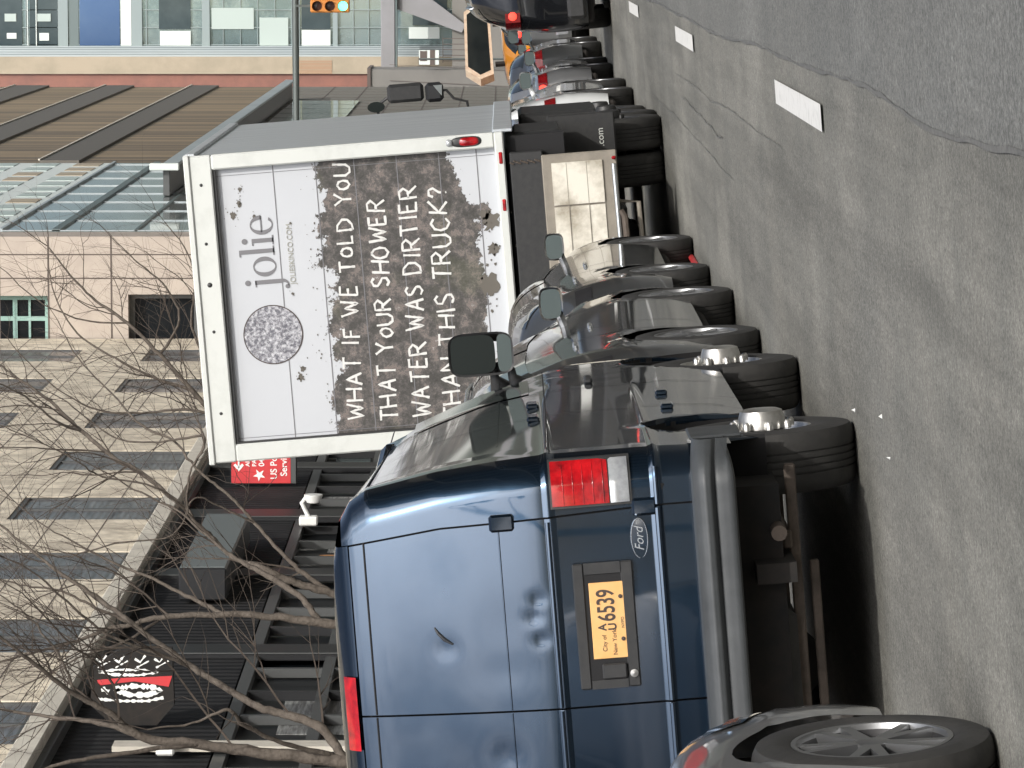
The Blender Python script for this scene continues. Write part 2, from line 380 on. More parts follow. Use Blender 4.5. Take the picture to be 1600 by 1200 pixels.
def text(body, m, parent, name, size, loc, rx=90, rz=0, sx=1, shear=0, align='LEFT', ext=.001, bold=0, ry=0):
    c = bpy.data.curves.new(name, 'FONT'); c.body = body; c.size = size; c.extrude = ext; c.shear = shear; c.align_x = align; c.offset = bold
    o = bpy.data.objects.new('tmp', c); col.objects.link(o); bpy.context.view_layer.update()
    me = bpy.data.meshes.new_from_object(o.evaluated_get(bpy.context.evaluated_depsgraph_get())); bpy.data.objects.remove(o)
    me.transform(Matrix.Translation(loc) @ Matrix.Rotation(R(rz), 4, 'Z') @ Matrix.Rotation(R(rx), 4, 'X') @ Matrix.Rotation(R(ry), 4, 'Z') @ Matrix.Diagonal((sx, 1, 1, 1)))
    me.materials.clear(); me.materials.append(M[m]); me.name = name
    q = bpy.data.objects.new(name, me); col.objects.link(q); q.parent = parent
    return q
def lerp(tab, x):
    if x <= tab[0][0]: return tab[0][1]
    for (a, b), (c, d) in zip(tab, tab[1:]):
        if x <= c: return b + (d - b) * (x - a) / (c - a)
    return tab[-1][1]
def smoothtab(tab, x, w=.12):
    return sum(lerp(tab, x + w * k / 4) for k in range(-4, 5)) / 9

# ------------------------------------------------------------------ the ground
tag(MB().add([(-200, -150, 0), (200, -150, 0), (200, 900, 0), (-200, 900, 0)], [(0, 1, 2, 3)]).build('road', 'asphalt'), kind='structure')
edge = [P(1060, 20, z=0), P(1100, 45, z=0), P(1200, 78, z=0), P(1300, 115, z=0), P(1370, 145, z=0), P(1450, 200, z=0), P(1600, 235, z=0)]
ex = [(p.y, p.x) for p in edge][::-1]
ey = [-20 + i * .25 for i in range(int(170 / .25))]
rr = random.Random(3)
def ex_at(y): return smoothtab(ex, y, .6) + .010 * math.sin(y * .9) + rr.uniform(-.006, .006)
xs = [ex_at(y) for y in ey]
vs = []; fs = []
for x, y in zip(xs, ey): vs += [(x, y, .004), (8.2, y, .004)]
fs = [(2 * i, 2 * i + 1, 2 * i + 3, 2 * i + 2) for i in range(len(ey) - 1)]
tag(MB().add(vs, fs).build('asphalt_patch', 'asphalt_new'), kind='structure')  # slightly darker, more even asphalt to the right of the curved edge
vs = []
for i, (x, y) in enumerate(zip(xs, ey)):
    wd = .002 + .005 * abs(math.sin(y * 1.3)) + rr.uniform(0, .005); vs += [(x - wd, y, .008), (x + wd, y, .008)]
tag(MB().add(vs, fs).build('tar_seam', 'tar'), kind='structure')
cr = MB()                                             # thin cracks along the parking lane
for (x0, y0, y1, wd) in ((-1.18, 21, 34, .006), (-1.62, 26, 40, .006), (-1.42, 27, 33, .010)):
    n = 60; vs = []; dx = 0
    for i in range(n):
        y = y0 + (y1 - y0) * i / (n - 1); dx += rr.uniform(-.009, .009); ww = wd * .55 * (.2 + rr.random()); vs += [(x0 + dx - ww, y, .008), (x0 + dx + ww, y, .008)]
    cr.add(vs, [(2 * i, 2 * i + 1, 2 * i + 3, 2 * i + 2) for i in range(n - 1)])
tag(cr.build('road_cracks', 'tar'), kind='structure')
# lane dashes, 3 m long with 9 m gaps
dsh = MB()
for k in range(-1, 16):
    y0 = 18.0 + 12.2 * k
    dsh.add([(-.955, y0, .012), (-.835, y0, .012), (-.835, y0 + 3.05, .012), (-.955, y0 + 3.05, .012)], [(0, 1, 2, 3)])
tag(dsh.build('lane_markings', 'linepaint'), kind='structure')
tag(MB().box(-9.2, -4.75, -60, 400, -.1, .15).build('sidewalk', 'conc'), kind='structure')
tag(MB().box(-4.75, -4.6, -60, 400, -.1, .146, .02).build('kerb', 'ledge'), kind='structure')
tag(MB().box(12.15, 16.5, -120, 400, -.1, .15).build('sidewalk_opposite', 'conc'), kind='structure')
tag(MB().box(12, 12.15, -120, 400, -.1, .146, .02).build('kerb_opposite', 'ledge'), kind='structure')
for i, p in enumerate((P(1337, 640, z=.012), P(1392, 714, z=.012), P(1380, 650, z=.012))):
    a = rr.uniform(0, 3); s = .011
    o = MB().add([(p.x + s * math.cos(a + t) * (1 if t % 2 else .5), p.y + s * 2 * math.sin(a + t), .016) for t in range(4)] + [(p.x, p.y, .03)], [(0, 1, 4), (1, 2, 4), (2, 3, 4), (3, 0, 4)]).build('litter_scrap', 'white')
    tag(o, ['white scrap of litter on the asphalt nearest the van wheel', 'white scrap of litter on the asphalt closest to the camera', 'small white scrap of litter between two others on the asphalt'][i], 'litter', 'scraps of litter on the road')

# ------------------------------------------------------------------ wheels
def wheel(parent, c, r, wd, side, style, rim_r=None, turn=0):
    """c = centre of the outer face, side=+1 when the outer face looks to +x"""
    rim_r = rim_r or r * .66; s = side
    root = MB()
    # barrel and face
    if style == 'steel':
        root.lathe([(rim_r, -.02), (rim_r * 1.01, .004), (rim_r * .96, .004), (rim_r * .92, -.03), (rim_r * .80, -.055), (rim_r * .60, -.045), (rim_r * .45, .0), (rim_r * .36, .012), (0.001, .012)], c, 'x', 40, s)
        mt = 'silverhub'
    else:
        root.lathe([(rim_r, -.02), (rim_r * 1.01, .006), (rim_r * .95, .006), (rim_r * .93, -.012)], c, 'x', 44, s)
        mt = 'alloy'
        n = 5
        for k in range(n):
            for dd in (-.17, .17):
                a0 = 2 * math.pi * k / n + .5 + dd * .35; a1 = 2 * math.pi * k / n + .5 + dd * 1.25
                p0 = (rim_r * .16, a0); p1 = (rim_r * .95, a1); w0, w1 = rim_r * .085, rim_r * .06
                def pt(rad, a, off, h): return (c[0] + h * s, c[1] + rad * math.cos(a) - off * math.sin(a), c[2] + rad * math.sin(a) + off * math.cos(a))
                q = [pt(p0[0], p0[1], -w0, .0), pt(p0[0], p0[1], w0, .0), pt(p1[0], p1[1], w1, .002), pt(p1[0], p1[1], -w1, .002), pt(p0[0], p0[1], -w0, -.04), pt(p0[0], p0[1], w0, -.04), pt(p1[0], p1[1], w1, -.035), pt(p1[0], p1[1], -w1, -.035)]
                root.add(q, [(0, 1, 2, 3), (4, 5, 1, 0), (5, 6, 2, 1), (7, 4, 0, 3), (6, 7, 3, 2)])
        root.lathe([(rim_r * .24, -.05), (rim_r * .24, -.002), (rim_r * .14, .004), (.001, .004)], c, 'x', 20, s)
    wo = root.build('wheel', mt, parent, True)
    if style != 'steel': MB().lathe([(rim_r * .93, -.012), (rim_r * .90, -.03), (rim_r * .87, -wd * .8)], c, 'x', 36, s).build('rim_barrel', 'alloy_dk', wo, True)
    t = MB(); R0 = r
    prof = [(rim_r * .99, .0), (rim_r * 1.04, .008), (rim_r + (R0 - rim_r) * .5, .014), (R0 * .955, .004), (R0 * .985, -.018), (R0, -.04)]
    nb = 5
    for k in range(nb):
        a = .05 + (wd - .10) * k / nb; b_ = .05 + (wd - .10) * (k + 1) / nb
        prof += [(R0, -a - .003), (R0, -b_ + .006)] + ([(R0 - .007, -b_ + .005), (R0 - .007, -b_ - .001)] if k < nb - 1 else [])
    prof += [(R0, -wd + .04), (R0 * .985, -wd + .018), (R0 * .95, -wd), (rim_r, -wd)]
    t.lathe(prof, c, 'x', 56, s); t.build('tyre', 'rubber', wo, True, 50)
    b = MB().lathe([(rim_r * .93, -.055), (.001, -.065)] if style != 'steel' else [(rim_r * .93, -.07), (.001, -.075)], c, 'x', 24, s); b.build('brake_backing', 'alloy_dk' if style != 'steel' else 'black', wo)
    if style == 'steel':
        h = MB().lathe([(.10, .0), (.098, .045), (.088, .075), (.070, .082), (.001, .086)], (c[0] + .0 * s, c[1], c[2]), 'x', 24, s)
        for k in range(8):
            a = 2 * math.pi * k / 8 + .2; cc = (c[0] + .0 * s, c[1] + .125 * math.cos(a), c[2] + .125 * math.sin(a))
            h.lathe([(.016, .0), (.016, .026), (.009, .036), (.001, .036)], cc, 'x', 8, s)
        h.build('hub', 'silverhub', wo, True)
    if turn:
        piv = Vector((c[0] - s * wd / 2, c[1], c[2])); mt_ = Matrix.Translation(piv) @ Matrix.Rotation(turn, 4, 'Z') @ Matrix.Translation(-piv)
        for o in [wo] + children(wo): o.data.transform(mt_)
    return wo

# ------------------------------------------------------------------ a general car: lofted body, glass, lamps, wheels
def car(name, label, cat, loc, yaw, L, W, top, belt, paint, wheels, wr=.34, group=None, sill=.30, ground=.20, tumble=.80, style='alloy', lit=False, glass_range=None, lamp_z=(.88, 1.0), rearglass=None, mirror_y=None, suv=False, wcol='rubber', front_lamp=False, mirror_m=None, plate=True, turn=0, mirror_out=0, lamp_w=.15, lamp_m='tailred_d'):
    root = empty(name, loc, yaw, label, cat, group)
    hw = W / 2
    def Wy(y):
        e = 1.0
        if y < .35: e -= .16 * (1 - y / .35) ** 2.2
        if y > L - .7: e -= .22 * ((y - L + .7) / .7) ** 3
        return hw * e
    def zt(y): return smoothtab(top, y, .10)
    def zb(y): return min(smoothtab(belt, y, .10), zt(y) - .03)
    def zs(y):
        z = sill + .12 * max(0, (y - L + .5) / .5) ** 2
        for wy in wheels:
            d = abs(y - wy); ra = wr * 1.17
            if d < ra: z = max(z, wr * .98 + math.sqrt(ra * ra - d * d))
        return z
    n1, n2 = 12, 16
    def S(y, u, off=0):
        """u: 0..1 sill to belt, 1..2 belt to the middle of the roof"""
        w_ = Wy(y)
        if u <= 1:
            z0, z1 = zs(y), zb(y); z = z0 + (z1 - z0) * u; q = (z - ground) / max(z1 - ground, .1)
            x = w_ * (.90 + .10 * math.sin(math.pi * min(1, .12 + .80 * q)) ** .8)
            if .60 < q < .68: x += .006
            return Vector((x + off, y, z))
        a = (u - 1) * math.pi / 2; z1, z2 = zb(y), zt(y); hgt = z2 - z1
        ex_ = .42 if hgt > .2 else .55
        q = math.sin(a) ** ex_; x0 = w_ * (.90 + .10 * math.sin(math.pi * .92) ** .8)
        x = x0 * math.cos(a) ** ex_ * (1 - (1 - tumble) * q * min(1, hgt / .45)); z = z1 + hgt * q
        return Vector((x + off * math.cos(a), y, z + off * math.sin(a)))
    ys = sorted(set([0.0] + [L * i / 70 for i in range(71)] + [.04, .1, .16] + [wy + s_ * wr * 1.17 * math.sin(k * math.pi / 16) for wy in wheels for k in range(9) for s_ in (-1, 1)]))
    ys = [y for y in ys if 0 <= y <= L]
    us = [i / n1 for i in range(n1)] + [1 + i / n2 for i in range(n2 + 1)]
    for sd_ in (1,):
        b = MB()
        rows = [[S(y, u) for u in us] for y in ys]
        full = [[Vector((-p.x, p.y, p.z)) for p in row] + row[::-1][1:] for row in rows]
        nv = len(full[0]); vs = [p for row in full for p in row]
        fs = [(i * nv + j, (i + 1) * nv + j, (i + 1) * nv + j + 1, i * nv + j + 1) for i in range(len(ys) - 1) for j in range(nv - 1)]
        fs.append(tuple(range(nv))); fs.append(tuple((len(ys) - 1) * nv + j for j in range(nv))[::-1])
        b.add(vs, fs); body = b.build('body', paint, root, True, 50)
    # dark tub, valances, arch liners
    u = MB().box(-hw * .70, hw * .70, .12, L - .15, ground, sill + .35); 
    for wy0, wy1 in ((.1, wheels[0] - wr * 1.25), (wheels[0] + wr * 1.25, wheels[1] - wr * 1.25), (wheels[1] + wr * 1.25, L - .25)):
        if wy1 > wy0: u.box(-hw * .90, hw * .90, wy0, wy1, ground + .02, sill + .06, .03)
    for wy in wheels: u.box(-hw * .88, hw * .88, wy - wr * 1.1, wy + wr * 1.1, wr * 1.95, wr * 2.1)
    u.build('underbody', 'dark', root)
    # side glass, with a body-coloured pillar between the panes
    g0, g1 = glass_range
    mid = (g0 + g1) / 2
    for s_ in (1, -1):
        for a, c_ in ((g0, mid - .05), (mid + .05, g1)):
            g = MB()
            def f(i, j, a=a, c_=c_, s_=s_):
                y = a + (c_ - a) * i; uu = 1.06 + .52 * j; p = S(y, uu, .006)
                if zt(y) - zb(y) < .12: p = S(y, 1.06 + .02 * j, .004)
                return (p.x * s_, p.y, p.z)
            g.grid(14, 8, f).build('side_window', 'glass', root, True)
    if rearglass:
        a, c_ = rearglass
        g = MB().grid(8, 12, lambda i, j: (lambda p: ((p.x if j < .5 else -p.x), p.y - .004, p.z + .006))(S(a + (c_ - a) * i, 2 - abs(j - .5) * 1.15, .004)))
        g.build('rear_window', 'glass', root, True)
    # door seams
    for sy in (mid, g0 - .02 if g0 > wheels[0] else wheels[0] + wr * 1.3, wheels[1] - wr * 1.3):
        g = MB().grid(2, 10, lambda i, j: S(sy - .004 + .008 * i, .06 + .93 * j, .0025))
        g.build('door_seam', 'rubber_dk', root)
    for sy in (mid + .12, mid - .85):
        p = S(sy, .82); MB().box(p.x - .01, p.x + .025, sy - .09, sy + .09, p.z - .015, p.z + .015, .01).build('door_handle', 'chrome_edge', root)
    # tail lamps
    for s_ in (1, -1):
        t = MB()
        z0, z1 = lamp_z
        def f(i, j):
            y = .0 + .24 * i; zz = z0 + (z1 - z0) * j; a0, a1 = zs(y), zb(y); p = S(y, min(1, (zz - a0) / (a1 - a0)), .008); return (p.x * s_, p.y, zz)
        t.grid(6, 5, f); xw = S(0, .7).x * s_
        t.box(min(xw, xw - lamp_w * s_), max(xw, xw - lamp_w * s_), -.012, .004, z0, z1)
        tl = t.build('tail_lamp', lamp_m, root, True)
        if lit: MB().lathe([(.055, 0), (.05, .01), (.001, .014)], (xw - .08 * s_, -.012, (z0 + z1) / 2), 'y', 16, -1).build('lit_bulb', 'redlit', tl, True)
    # rear bumper, plate
    MB().box(-hw * .84, hw * .84, -.05, .15, ground + .12, ground + .36, .04).build('rear_bumper', 'black' if suv else paint, root)
    if plate:
        pl = MB().box(-.155, .155, -.012, .0, .72, .87).build('number_plate', 'white', root)
    # front lamp wraps round the corner
    for s_ in (1,):
        t = MB()
        def f(i, j):
            y = L - .62 + .60 * i; a0, a1 = zs(y), zb(y); p = S(y, .74 + .22 * j - .10 * i * (1 - j), .007); return (p.x * s_, p.y, p.z)
        t.grid(10, 4, f).build('headlamp', 'headl', root, True)
    # mirrors
    my = mirror_y if mirror_y else g1 - .35
    p = S(my, 1.0)
    for s_ in (1, -1):
        cx, cz = p.x + .145 + mirror_out, p.z + .10
        mm_ = MB().grid(16, 6, lambda i, j: (s_ * (cx + .105 * (1 - .35 * (j ** 3)) * math.copysign(abs(math.cos(i * 2 * math.pi)) ** .55, math.cos(i * 2 * math.pi))), my - .05 + .16 * j, cz + .076 * (1 - .35 * j ** 3) * math.copysign(abs(math.sin(i * 2 * math.pi)) ** .55, math.sin(i * 2 * math.pi))), True)
        mm_.tube([(s_ * (p.x - .03), my + .02, p.z + .02), (s_ * (p.x + .08), my + .02, p.z + .06)], .028, 8)
        mo = mm_.build('side_mirror', mirror_m or paint, root, True)
        MB().grid(16, 2, lambda i, j: (s_ * (cx + .092 * j * math.copysign(abs(math.cos(i * 2 * math.pi)) ** .55, math.cos(i * 2 * math.pi))), my - .052, cz + .064 * j * math.copysign(abs(math.sin(i * 2 * math.pi)) ** .55, math.sin(i * 2 * math.pi))), True).build('mirror_glass', 'mirror_w', mo)
    for wy in wheels:
        for s_ in (1, -1):
            wheel(root, (s_ * (hw - .015), wy, wr), wr, .235, s_, style, turn=turn if wy == wheels[1] else 0)
    if suv:
        for s_ in (1, -1):
            yy0, yy1 = g0 + .2, g1 - 1.0; pts = [(s_ * (S(y_, 1.55).x - .02), y_, S(y_, 1.55).z + .035) for y_ in [yy0 + (yy1 - yy0) * k / 6 for k in range(7)]]
            pts = [(pts[0][0], pts[0][1], pts[0][2] - .03)] + pts + [(pts[-1][0], pts[-1][1] + .04, pts[-1][2] - .03)]
            MB().tube(pts, .014, 8).build('roof_rail', 'chrome_edge', root, True)
    root['_s'] = 1
    return root, S

suv_top = [(0, 1.02), (.06, 1.10), (.35, 1.52), (.55, 1.66), (1.2, 1.74), (2.4, 1.74), (3.0, 1.62), (3.75, 1.16), (4.2, 1.10), (4.65, .98), (4.8, .72)]
suv_belt = [(0, .98), (.5, 1.16), (2, 1.12), (3.6, 1.06), (4.3, .98), (4.8, .68)]
# the nearest car, nose into the picture
c_, S_ = car('parked_car', 'pale grey car nearest the camera, showing only its bonnet corner and alloy wheel', 'car', (-3.46, 8.95, 0), R(.6), 4.85, 1.93,
    [(0, 1.0), (.4, 1.50), (.8, 1.64), (2.4, 1.66), (3.2, 1.46), (3.75, 1.10), (4.2, 1.03), (4.6, .92), (4.85, .66)], [(0, 1.0), (2, 1.02), (3.6, .98), (4.1, .93), (4.5, .84), (4.85, .60)],
    'greycar', (.95, 3.74), wr=.375, glass_range=(.5, 3.6), group='cars parked along the kerb', mirror_y=3.0, mirror_m='blackcar', mirror_out=-.10, turn=R(-1.5))
am = MB().grid(4, 3, lambda i, j: S_(4.26 + .14 * i, .78 + .08 * j, .012)); am.build('side_marker', 'amber', c_, True)
# between the van and the truck
car('parked_car', 'graphite SUV parked directly in front of the dark blue van', 'car', (-3.355, 23.35, 0), R(.2), 4.85, 1.94, [(a, z + .04 if z > 1.3 else z) for a, z in suv_top], suv_belt, 'gunmetal', (1.0, 3.85), wr=.37, glass_range=(.45, 3.5), group='cars parked along the kerb', suv=True, mirror_m='greycar', mirror_y=2.75, lamp_m='alloy_dk')
car('parked_car', 'dark grey hatchback parked right behind the white truck', 'car', (-3.43, 29.55, 0), R(-.3), 4.55, 1.84, [(0, 1.0), (.08, 1.08), (.5, 1.42), (.9, 1.50), (2.2, 1.52), (2.7, 1.42), (3.35, 1.10), (3.9, 1.02), (4.4, .90), (4.55, .66)], [(0, .98), (1, 1.04), (3.2, .99), (4, .92), (4.55, .6)], 'gunmetal', (.95, 3.65), wr=.35, glass_range=(.5, 3.1), group='cars parked along the kerb', mirror_m='greycar', mirror_y=2.55, lamp_m='alloy_dk')
# ahead of the truck
car('parked_car', 'white SUV parked just ahead of the box truck', 'car', (-2.77, 45.75, 0), 0, 4.8, 1.93, suv_top, suv_belt, 'whitecar', (1.0, 3.85), wr=.37, glass_range=(.45, 3.5), group='cars parked along the kerb', suv=True)
car('parked_car', 'silver grey car with red tail lamps, second ahead of the box truck', 'car', (-2.74, 54.6, 0), 0, 4.6, 1.86, [(0, .98), (.08, 1.05), (.9, 1.10), (1.5, 1.40), (2.6, 1.44), (3.4, 1.02), (4.3, .88), (4.6, .66)], [(0, .96), (1, 1.0), (3.2, .97), (4.6, .6)], 'greycar', (1.0, 3.75), wr=.34, glass_range=(1.1, 3.2), group='cars parked along the kerb', lit=True)
# moving traffic
car('sport_utility', 'black SUV in the traffic lane with a glowing red brake light', 'car', (-.33, 53.7, 0), 0, 4.9, 1.98, [(a, z + .15 if z > 1.0 else z) for a, z in suv_top], [(a, z + .10) for a, z in suv_belt], 'blackcar', (1.0, 3.9), wr=.38, glass_range=(.45, 3.5), suv=True, lit=True, lamp_z=(1.17, 1.36), lamp_w=.12)
car('parked_car', 'dark saloon third ahead of the box truck, half hidden by the traffic', 'car', (-2.62, 60.4, 0), 0, 4.8, 1.90, [(0, .98), (.08, 1.05), (.9, 1.10), (1.5, 1.38), (2.6, 1.40), (3.4, 1.02), (4.4, .88), (4.8, .66)], [(0, .96), (1, 1.0), (3.2, .97), (4.8, .6)], 'gunmetal', (1.0, 3.85), wr=.36, glass_range=(1.1, 3.2), group='cars parked along the kerb')
car('sedan_car', 'silver car with its brake light on, beyond the black one', 'car', (-1.0, 69.6, 0), 0, 4.7, 1.86, [(0, 1.22), (.08, 1.25), (.6, 1.36), (1.4, 1.50), (2.6, 1.50), (3.5, 1.10), (4.4, .9), (4.7, .66)], [(0, 1.15), (1, 1.12), (3.2, 1.02), (4.7, .6)], 'silvercar', (1.0, 3.75), wr=.36, glass_range=(.65, 3.3), lit=True, lamp_z=(1.10, 1.25), lamp_w=.10)
tx, St = car('taxi_cab', 'yellow taxi with a dark cream-framed advertising board on its roof', 'taxi', (-3.4, 74.3, 0), R(-48), 4.7, 1.86, [(0, 1.0), (.08, 1.06), (.9, 1.14), (1.4, 1.46), (2.7, 1.50), (3.5, 1.06), (4.4, .9), (4.7, .66)], [(0, .96), (1, 1.02), (3.2, .99), (4.7, .6)], 'yellow', (1.0, 3.75), wr=.34, glass_range=(1.1, 3.2))
bd = MB().prismx([(1.15, 1.66), (2.75, 1.66), (2.92, 1.80), (2.65, 2.12), (1.30, 2.16), (1.05, 1.90)], -.10, .10).build('roof_board', 'cream', tx)
MB().prismx([(1.24, 1.71), (2.68, 1.71), (2.80, 1.81), (2.58, 2.07), (1.36, 2.11), (1.15, 1.90)], -.106, .106).build('advert_panel', 'glass', bd)
for yy in (1.45, 2.4): MB().box(-.04, .04, yy - .03, yy + .03, 1.45, 1.62).build('board_leg', 'black', bd)

# ------------------------------------------------------------------ the dark blue van
van = empty('cargo_van', (-3.075, 16.44, 0), R(1.25), 'dark blue cargo van with dented rear doors and an orange licence plate', 'van')
HWR = [(.42, .955), (.55, .985), (.72, .995), (.855, 1.0), (.875, 1.012), (.90, 1.0), (1.28, 1.0), (1.30, 1.008), (1.33, .998), (1.5, .985), (1.75, .955), (1.94, .915), (2.04, .895), (2.11, .85), (2.16, .77), (2.19, .64), (2.205, .40), (2.21, 0)]
HWF = [(.42, .955), (.72, .985), (1.25, .975), (1.56, .925), (1.75, .865), (1.94, .80), (2.04, .745), (2.11, .66), (2.16, .54), (2.19, .40), (2.205, .2), (2.21, 0)]
def vhw(z, y):
    t = min(1, max(0, (y - .3) / 3.2)); return lerp(HWR, z) * (1 - t) + lerp(HWF, z) * t
ZV = [.42, .48, .55, .63, .72, .80, .84, .855, .865, .875, .885, .90, 1.0, 1.1, 1.2, 1.27, 1.285, 1.30, 1.315, 1.33, 1.4, 1.5, 1.6, 1.7, 1.8, 1.88, 1.94, 2.0, 2.04, 2.08, 2.11, 2.14, 2.16, 2.18, 2.19, 2.20, 2.205, 2.2095, 2.21]
VW = (1.10, 4.55); VR = .385       # wheel positions, radius
def vtop(y): return smoothtab([(0, 2.21), (3.45, 2.21), (3.75, 2.10), (4.55, 1.42), (4.75, 1.30), (5.35, 1.16), (5.5, .9)], y, .12)
def vsill(y):
    z = .42 if y > .62 else .56
    for wy in VW:
        d = abs(y - wy); ra = .47
        if d < ra: z = max(z, .40 + (math.sqrt(ra * ra - d * d)) * 1.05)
    return z
def yrear(z):       # the rear leans forward, ever more towards the roof
    t = max(0, z - 1.34)
    return .012 * max(0, (z - .9)) + .25 * t ** 1.28 + .20 * max(0, z - 1.98) ** 1.7 - (.010 if 1.29 < z < 1.325 else 0) - (.013 if .862 < z < .892 else 0)
def zroof(x):
    for z in ZV[::-1]:
        if lerp(HWR, z) >= abs(x): return z
    return .42
CR = .13
def rear_y(x, z):
    d = min(lerp(HWR, z) - abs(x), (2.21 - z) * 1.3); e = max(0, CR - d)
    y = yrear(z) + CR - math.sqrt(max(0, CR * CR - min(e, CR) ** 2)) if e > 0 else yrear(z)
    y += .07 * x * x
    # dents: a gouge in the middle of the right door and a shallow bulge below it
    y += .003 * math.exp(-((x - .33) ** 2) / .02 - ((z - 1.52) ** 2) / .012)
    y += .002 * math.exp(-((x - .16) ** 2) / .006 - ((z - 1.50) ** 2) / .02)
    for (a, c, s_, k) in ((.26, 1.76, .04, .003), (-.18, 1.55, .06, .006), (.28, 1.375, .03, .006), (.37, 1.40, .03, .006), (.44, 1.38, .03, .006)):
        y += k * math.exp(-((x - a) ** 2 + (z - c) ** 2) / (s_ * s_))
    return y
# shell of the sides and roof
b = MB()
vy = sorted(set([CR + .0, .18, .24] + [.3 + 5.2 * i / 60 for i in range(61)] + [wy + s_ * .47 * math.sin(k * math.pi / 16) for wy in VW for k in range(9) for s_ in (-1, 1)]))
rows = []
for y in vy:
    row = []; tp = vtop(y); tap = 1 - .16 * max(0, (y - 4.7) / .8) ** 2; sl = vsill(y)
    for z in ZV:
        # squash the cross-section below the roof / bonnet line
        zz = z if tp > 2.2 else .42 + (z - .42) * (tp - .42) / 1.79
        x = vhw(z if tp > 2.2 else z, y) if tp > 2.2 else (vhw(zz, 3.5) if z < 2.1 else vhw(z, 3.5)) * 1
        if tp <= 2.2: x = min(vhw(min(zz, 2.0), 3.5), vhw(z, 3.5) * 1.12 if z > 1.9 else 9) * tap
        if zz < sl: zz = sl
        row.append(Vector((x, y + ((yrear(z) + .07 * x * x) * max(0, 1 - (y - CR) / .5) if y < CR + .5 else 0), zz)))
    rows.append(row)
full = [[Vector((-p.x, p.y, p.z)) for p in r_] + r_[::-1][1:] for r_ in rows]; nv = len(full[0])
b.add([p for r_ in full for p in r_], [(i * nv + j, (i + 1) * nv + j, (i + 1) * nv + j + 1, i * nv + j + 1) for i in range(len(full) - 1) for j in range(nv - 1)] + [tuple((len(full) - 1) * nv + j for j in range(nv))[::-1]])
b.build('body_shell', 'navy', van, True, 60)
def rear_panel(name, x0f, x1f, z0, z1, nx, parent=van, m='navy', proud=0.0, smooth=True):
    zz = sorted(set([z0, z1] + [z for z in ZV if z0 < z < z1] + [z0 + (z1 - z0) * i / 60 for i in range(61)]))
    g = MB(); vs = []
    for z in zz:
        a, c = x0f(z), x1f(z)
        for i in range(nx):
            x = a + (c - a) * i / (nx - 1); vs.append((x, rear_y(x, z) - proud, z))
    g.add(vs, [(k * nx + i, k * nx + i + 1, (k + 1) * nx + i + 1, (k + 1) * nx + i) for k in range(len(zz) - 1) for i in range(nx - 1)])
    return g.build(name, m, parent, smooth, 70)
seamx = lambda z: .78 - .045 * max(0, (z - .9)) - .10 * max(0, z - 1.75)      # hinge side of the right door
DT = 2.12                                                                     # top of the doors
# corner posts left and right, the header above the doors, the sill below
rear_panel('corner_panel', lambda z: seamx(z) + .004, lambda z: lerp(HWR, z), .62, 2.15, 16)
rear_panel('corner_panel', lambda z: -lerp(HWR, z), lambda z: -(seamx(z) + .004), .62, 2.15, 16)
rear_panel('roof_header', lambda z: -min(seamx(z), lerp(HWR, z)), lambda z: min(seamx(z), lerp(HWR, z)), DT + .006, 2.2095, 34)
rear_panel('sill_panel', lambda z: -.99, lambda z: .99, .585, .712, 20)
rd = rear_panel('rear_door', lambda z: .004, lambda z: seamx(z) - .004, .72, DT, 60)
ld = rear_panel('rear_door', lambda z: -seamx(z) + .004, lambda z: -.004, .72, DT, 50)
MB().grid(2, 30, lambda i, j: ((-1 + 2 * i) * (lerp(HWR, .6 + 1.52 * j) - .14), yrear(.6 + 1.52 * j) + .060, .6 + 1.52 * j)).build('door_gap', 'rubber_dk', van)
# bright creases across the doors, a thin crease above them, drip line at the top
def strip(parent, x0, x1, z, r, m='navy', pr=.004, nm='crease'):
    n = 24; pts = [(x0 + (x1 - x0) * i / n, rear_y(x0 + (x1 - x0) * i / n, z) - pr, z) for i in range(n + 1)]
    return MB().tube(pts, r, 8).build(nm, m, parent, True)
strip(rd, .006, .745, 1.318, .0095, 'navy', .002); strip(ld, -.745, -.006, 1.318, .0095, 'navy', .002)
strip(rd, .006, .770, .878, .012, 'navy', .001); strip(ld, -.77, -.006, .878, .012, 'navy', .001)
strip(van, .785, .93, .878, .010, 'navy', .001)
strip(rd, .006, .74, 1.515, .0035, 'navy', .001); strip(ld, -.74, -.006, 1.515, .0035, 'navy', .001)
strip(rd, .006, .70, 2.06, .004, 'rubber_dk', .001, 'seal'); strip(ld, -.70, -.006, 2.06, .004, 'rubber_dk', .001, 'seal')
# gouge
gp = [(.19, 1.80), (.165, 1.785), (.14, 1.762), (.12, 1.73)]
MB().tube([(x + .16, rear_y(x + .16, z + .0) - .001, z) for x, z in gp], [.003, .007, .008, .004], 8).build('gouge', 'blackm', rd, True)
MB().box(.02, .05, -.01, .005, 1.52, 1.56, .004)
# hinges on the right door and left door
for s_, pa in ((1, van), (-1, van)):
    for z in (1.50, .93):
        x = s_ * seamx(z); MB().box(x - .035, x + .035, rear_y(x, z) - .022, rear_y(x, z) + .01, z - .05, z + .05, .01).build('door_hinge', 'navy', pa)
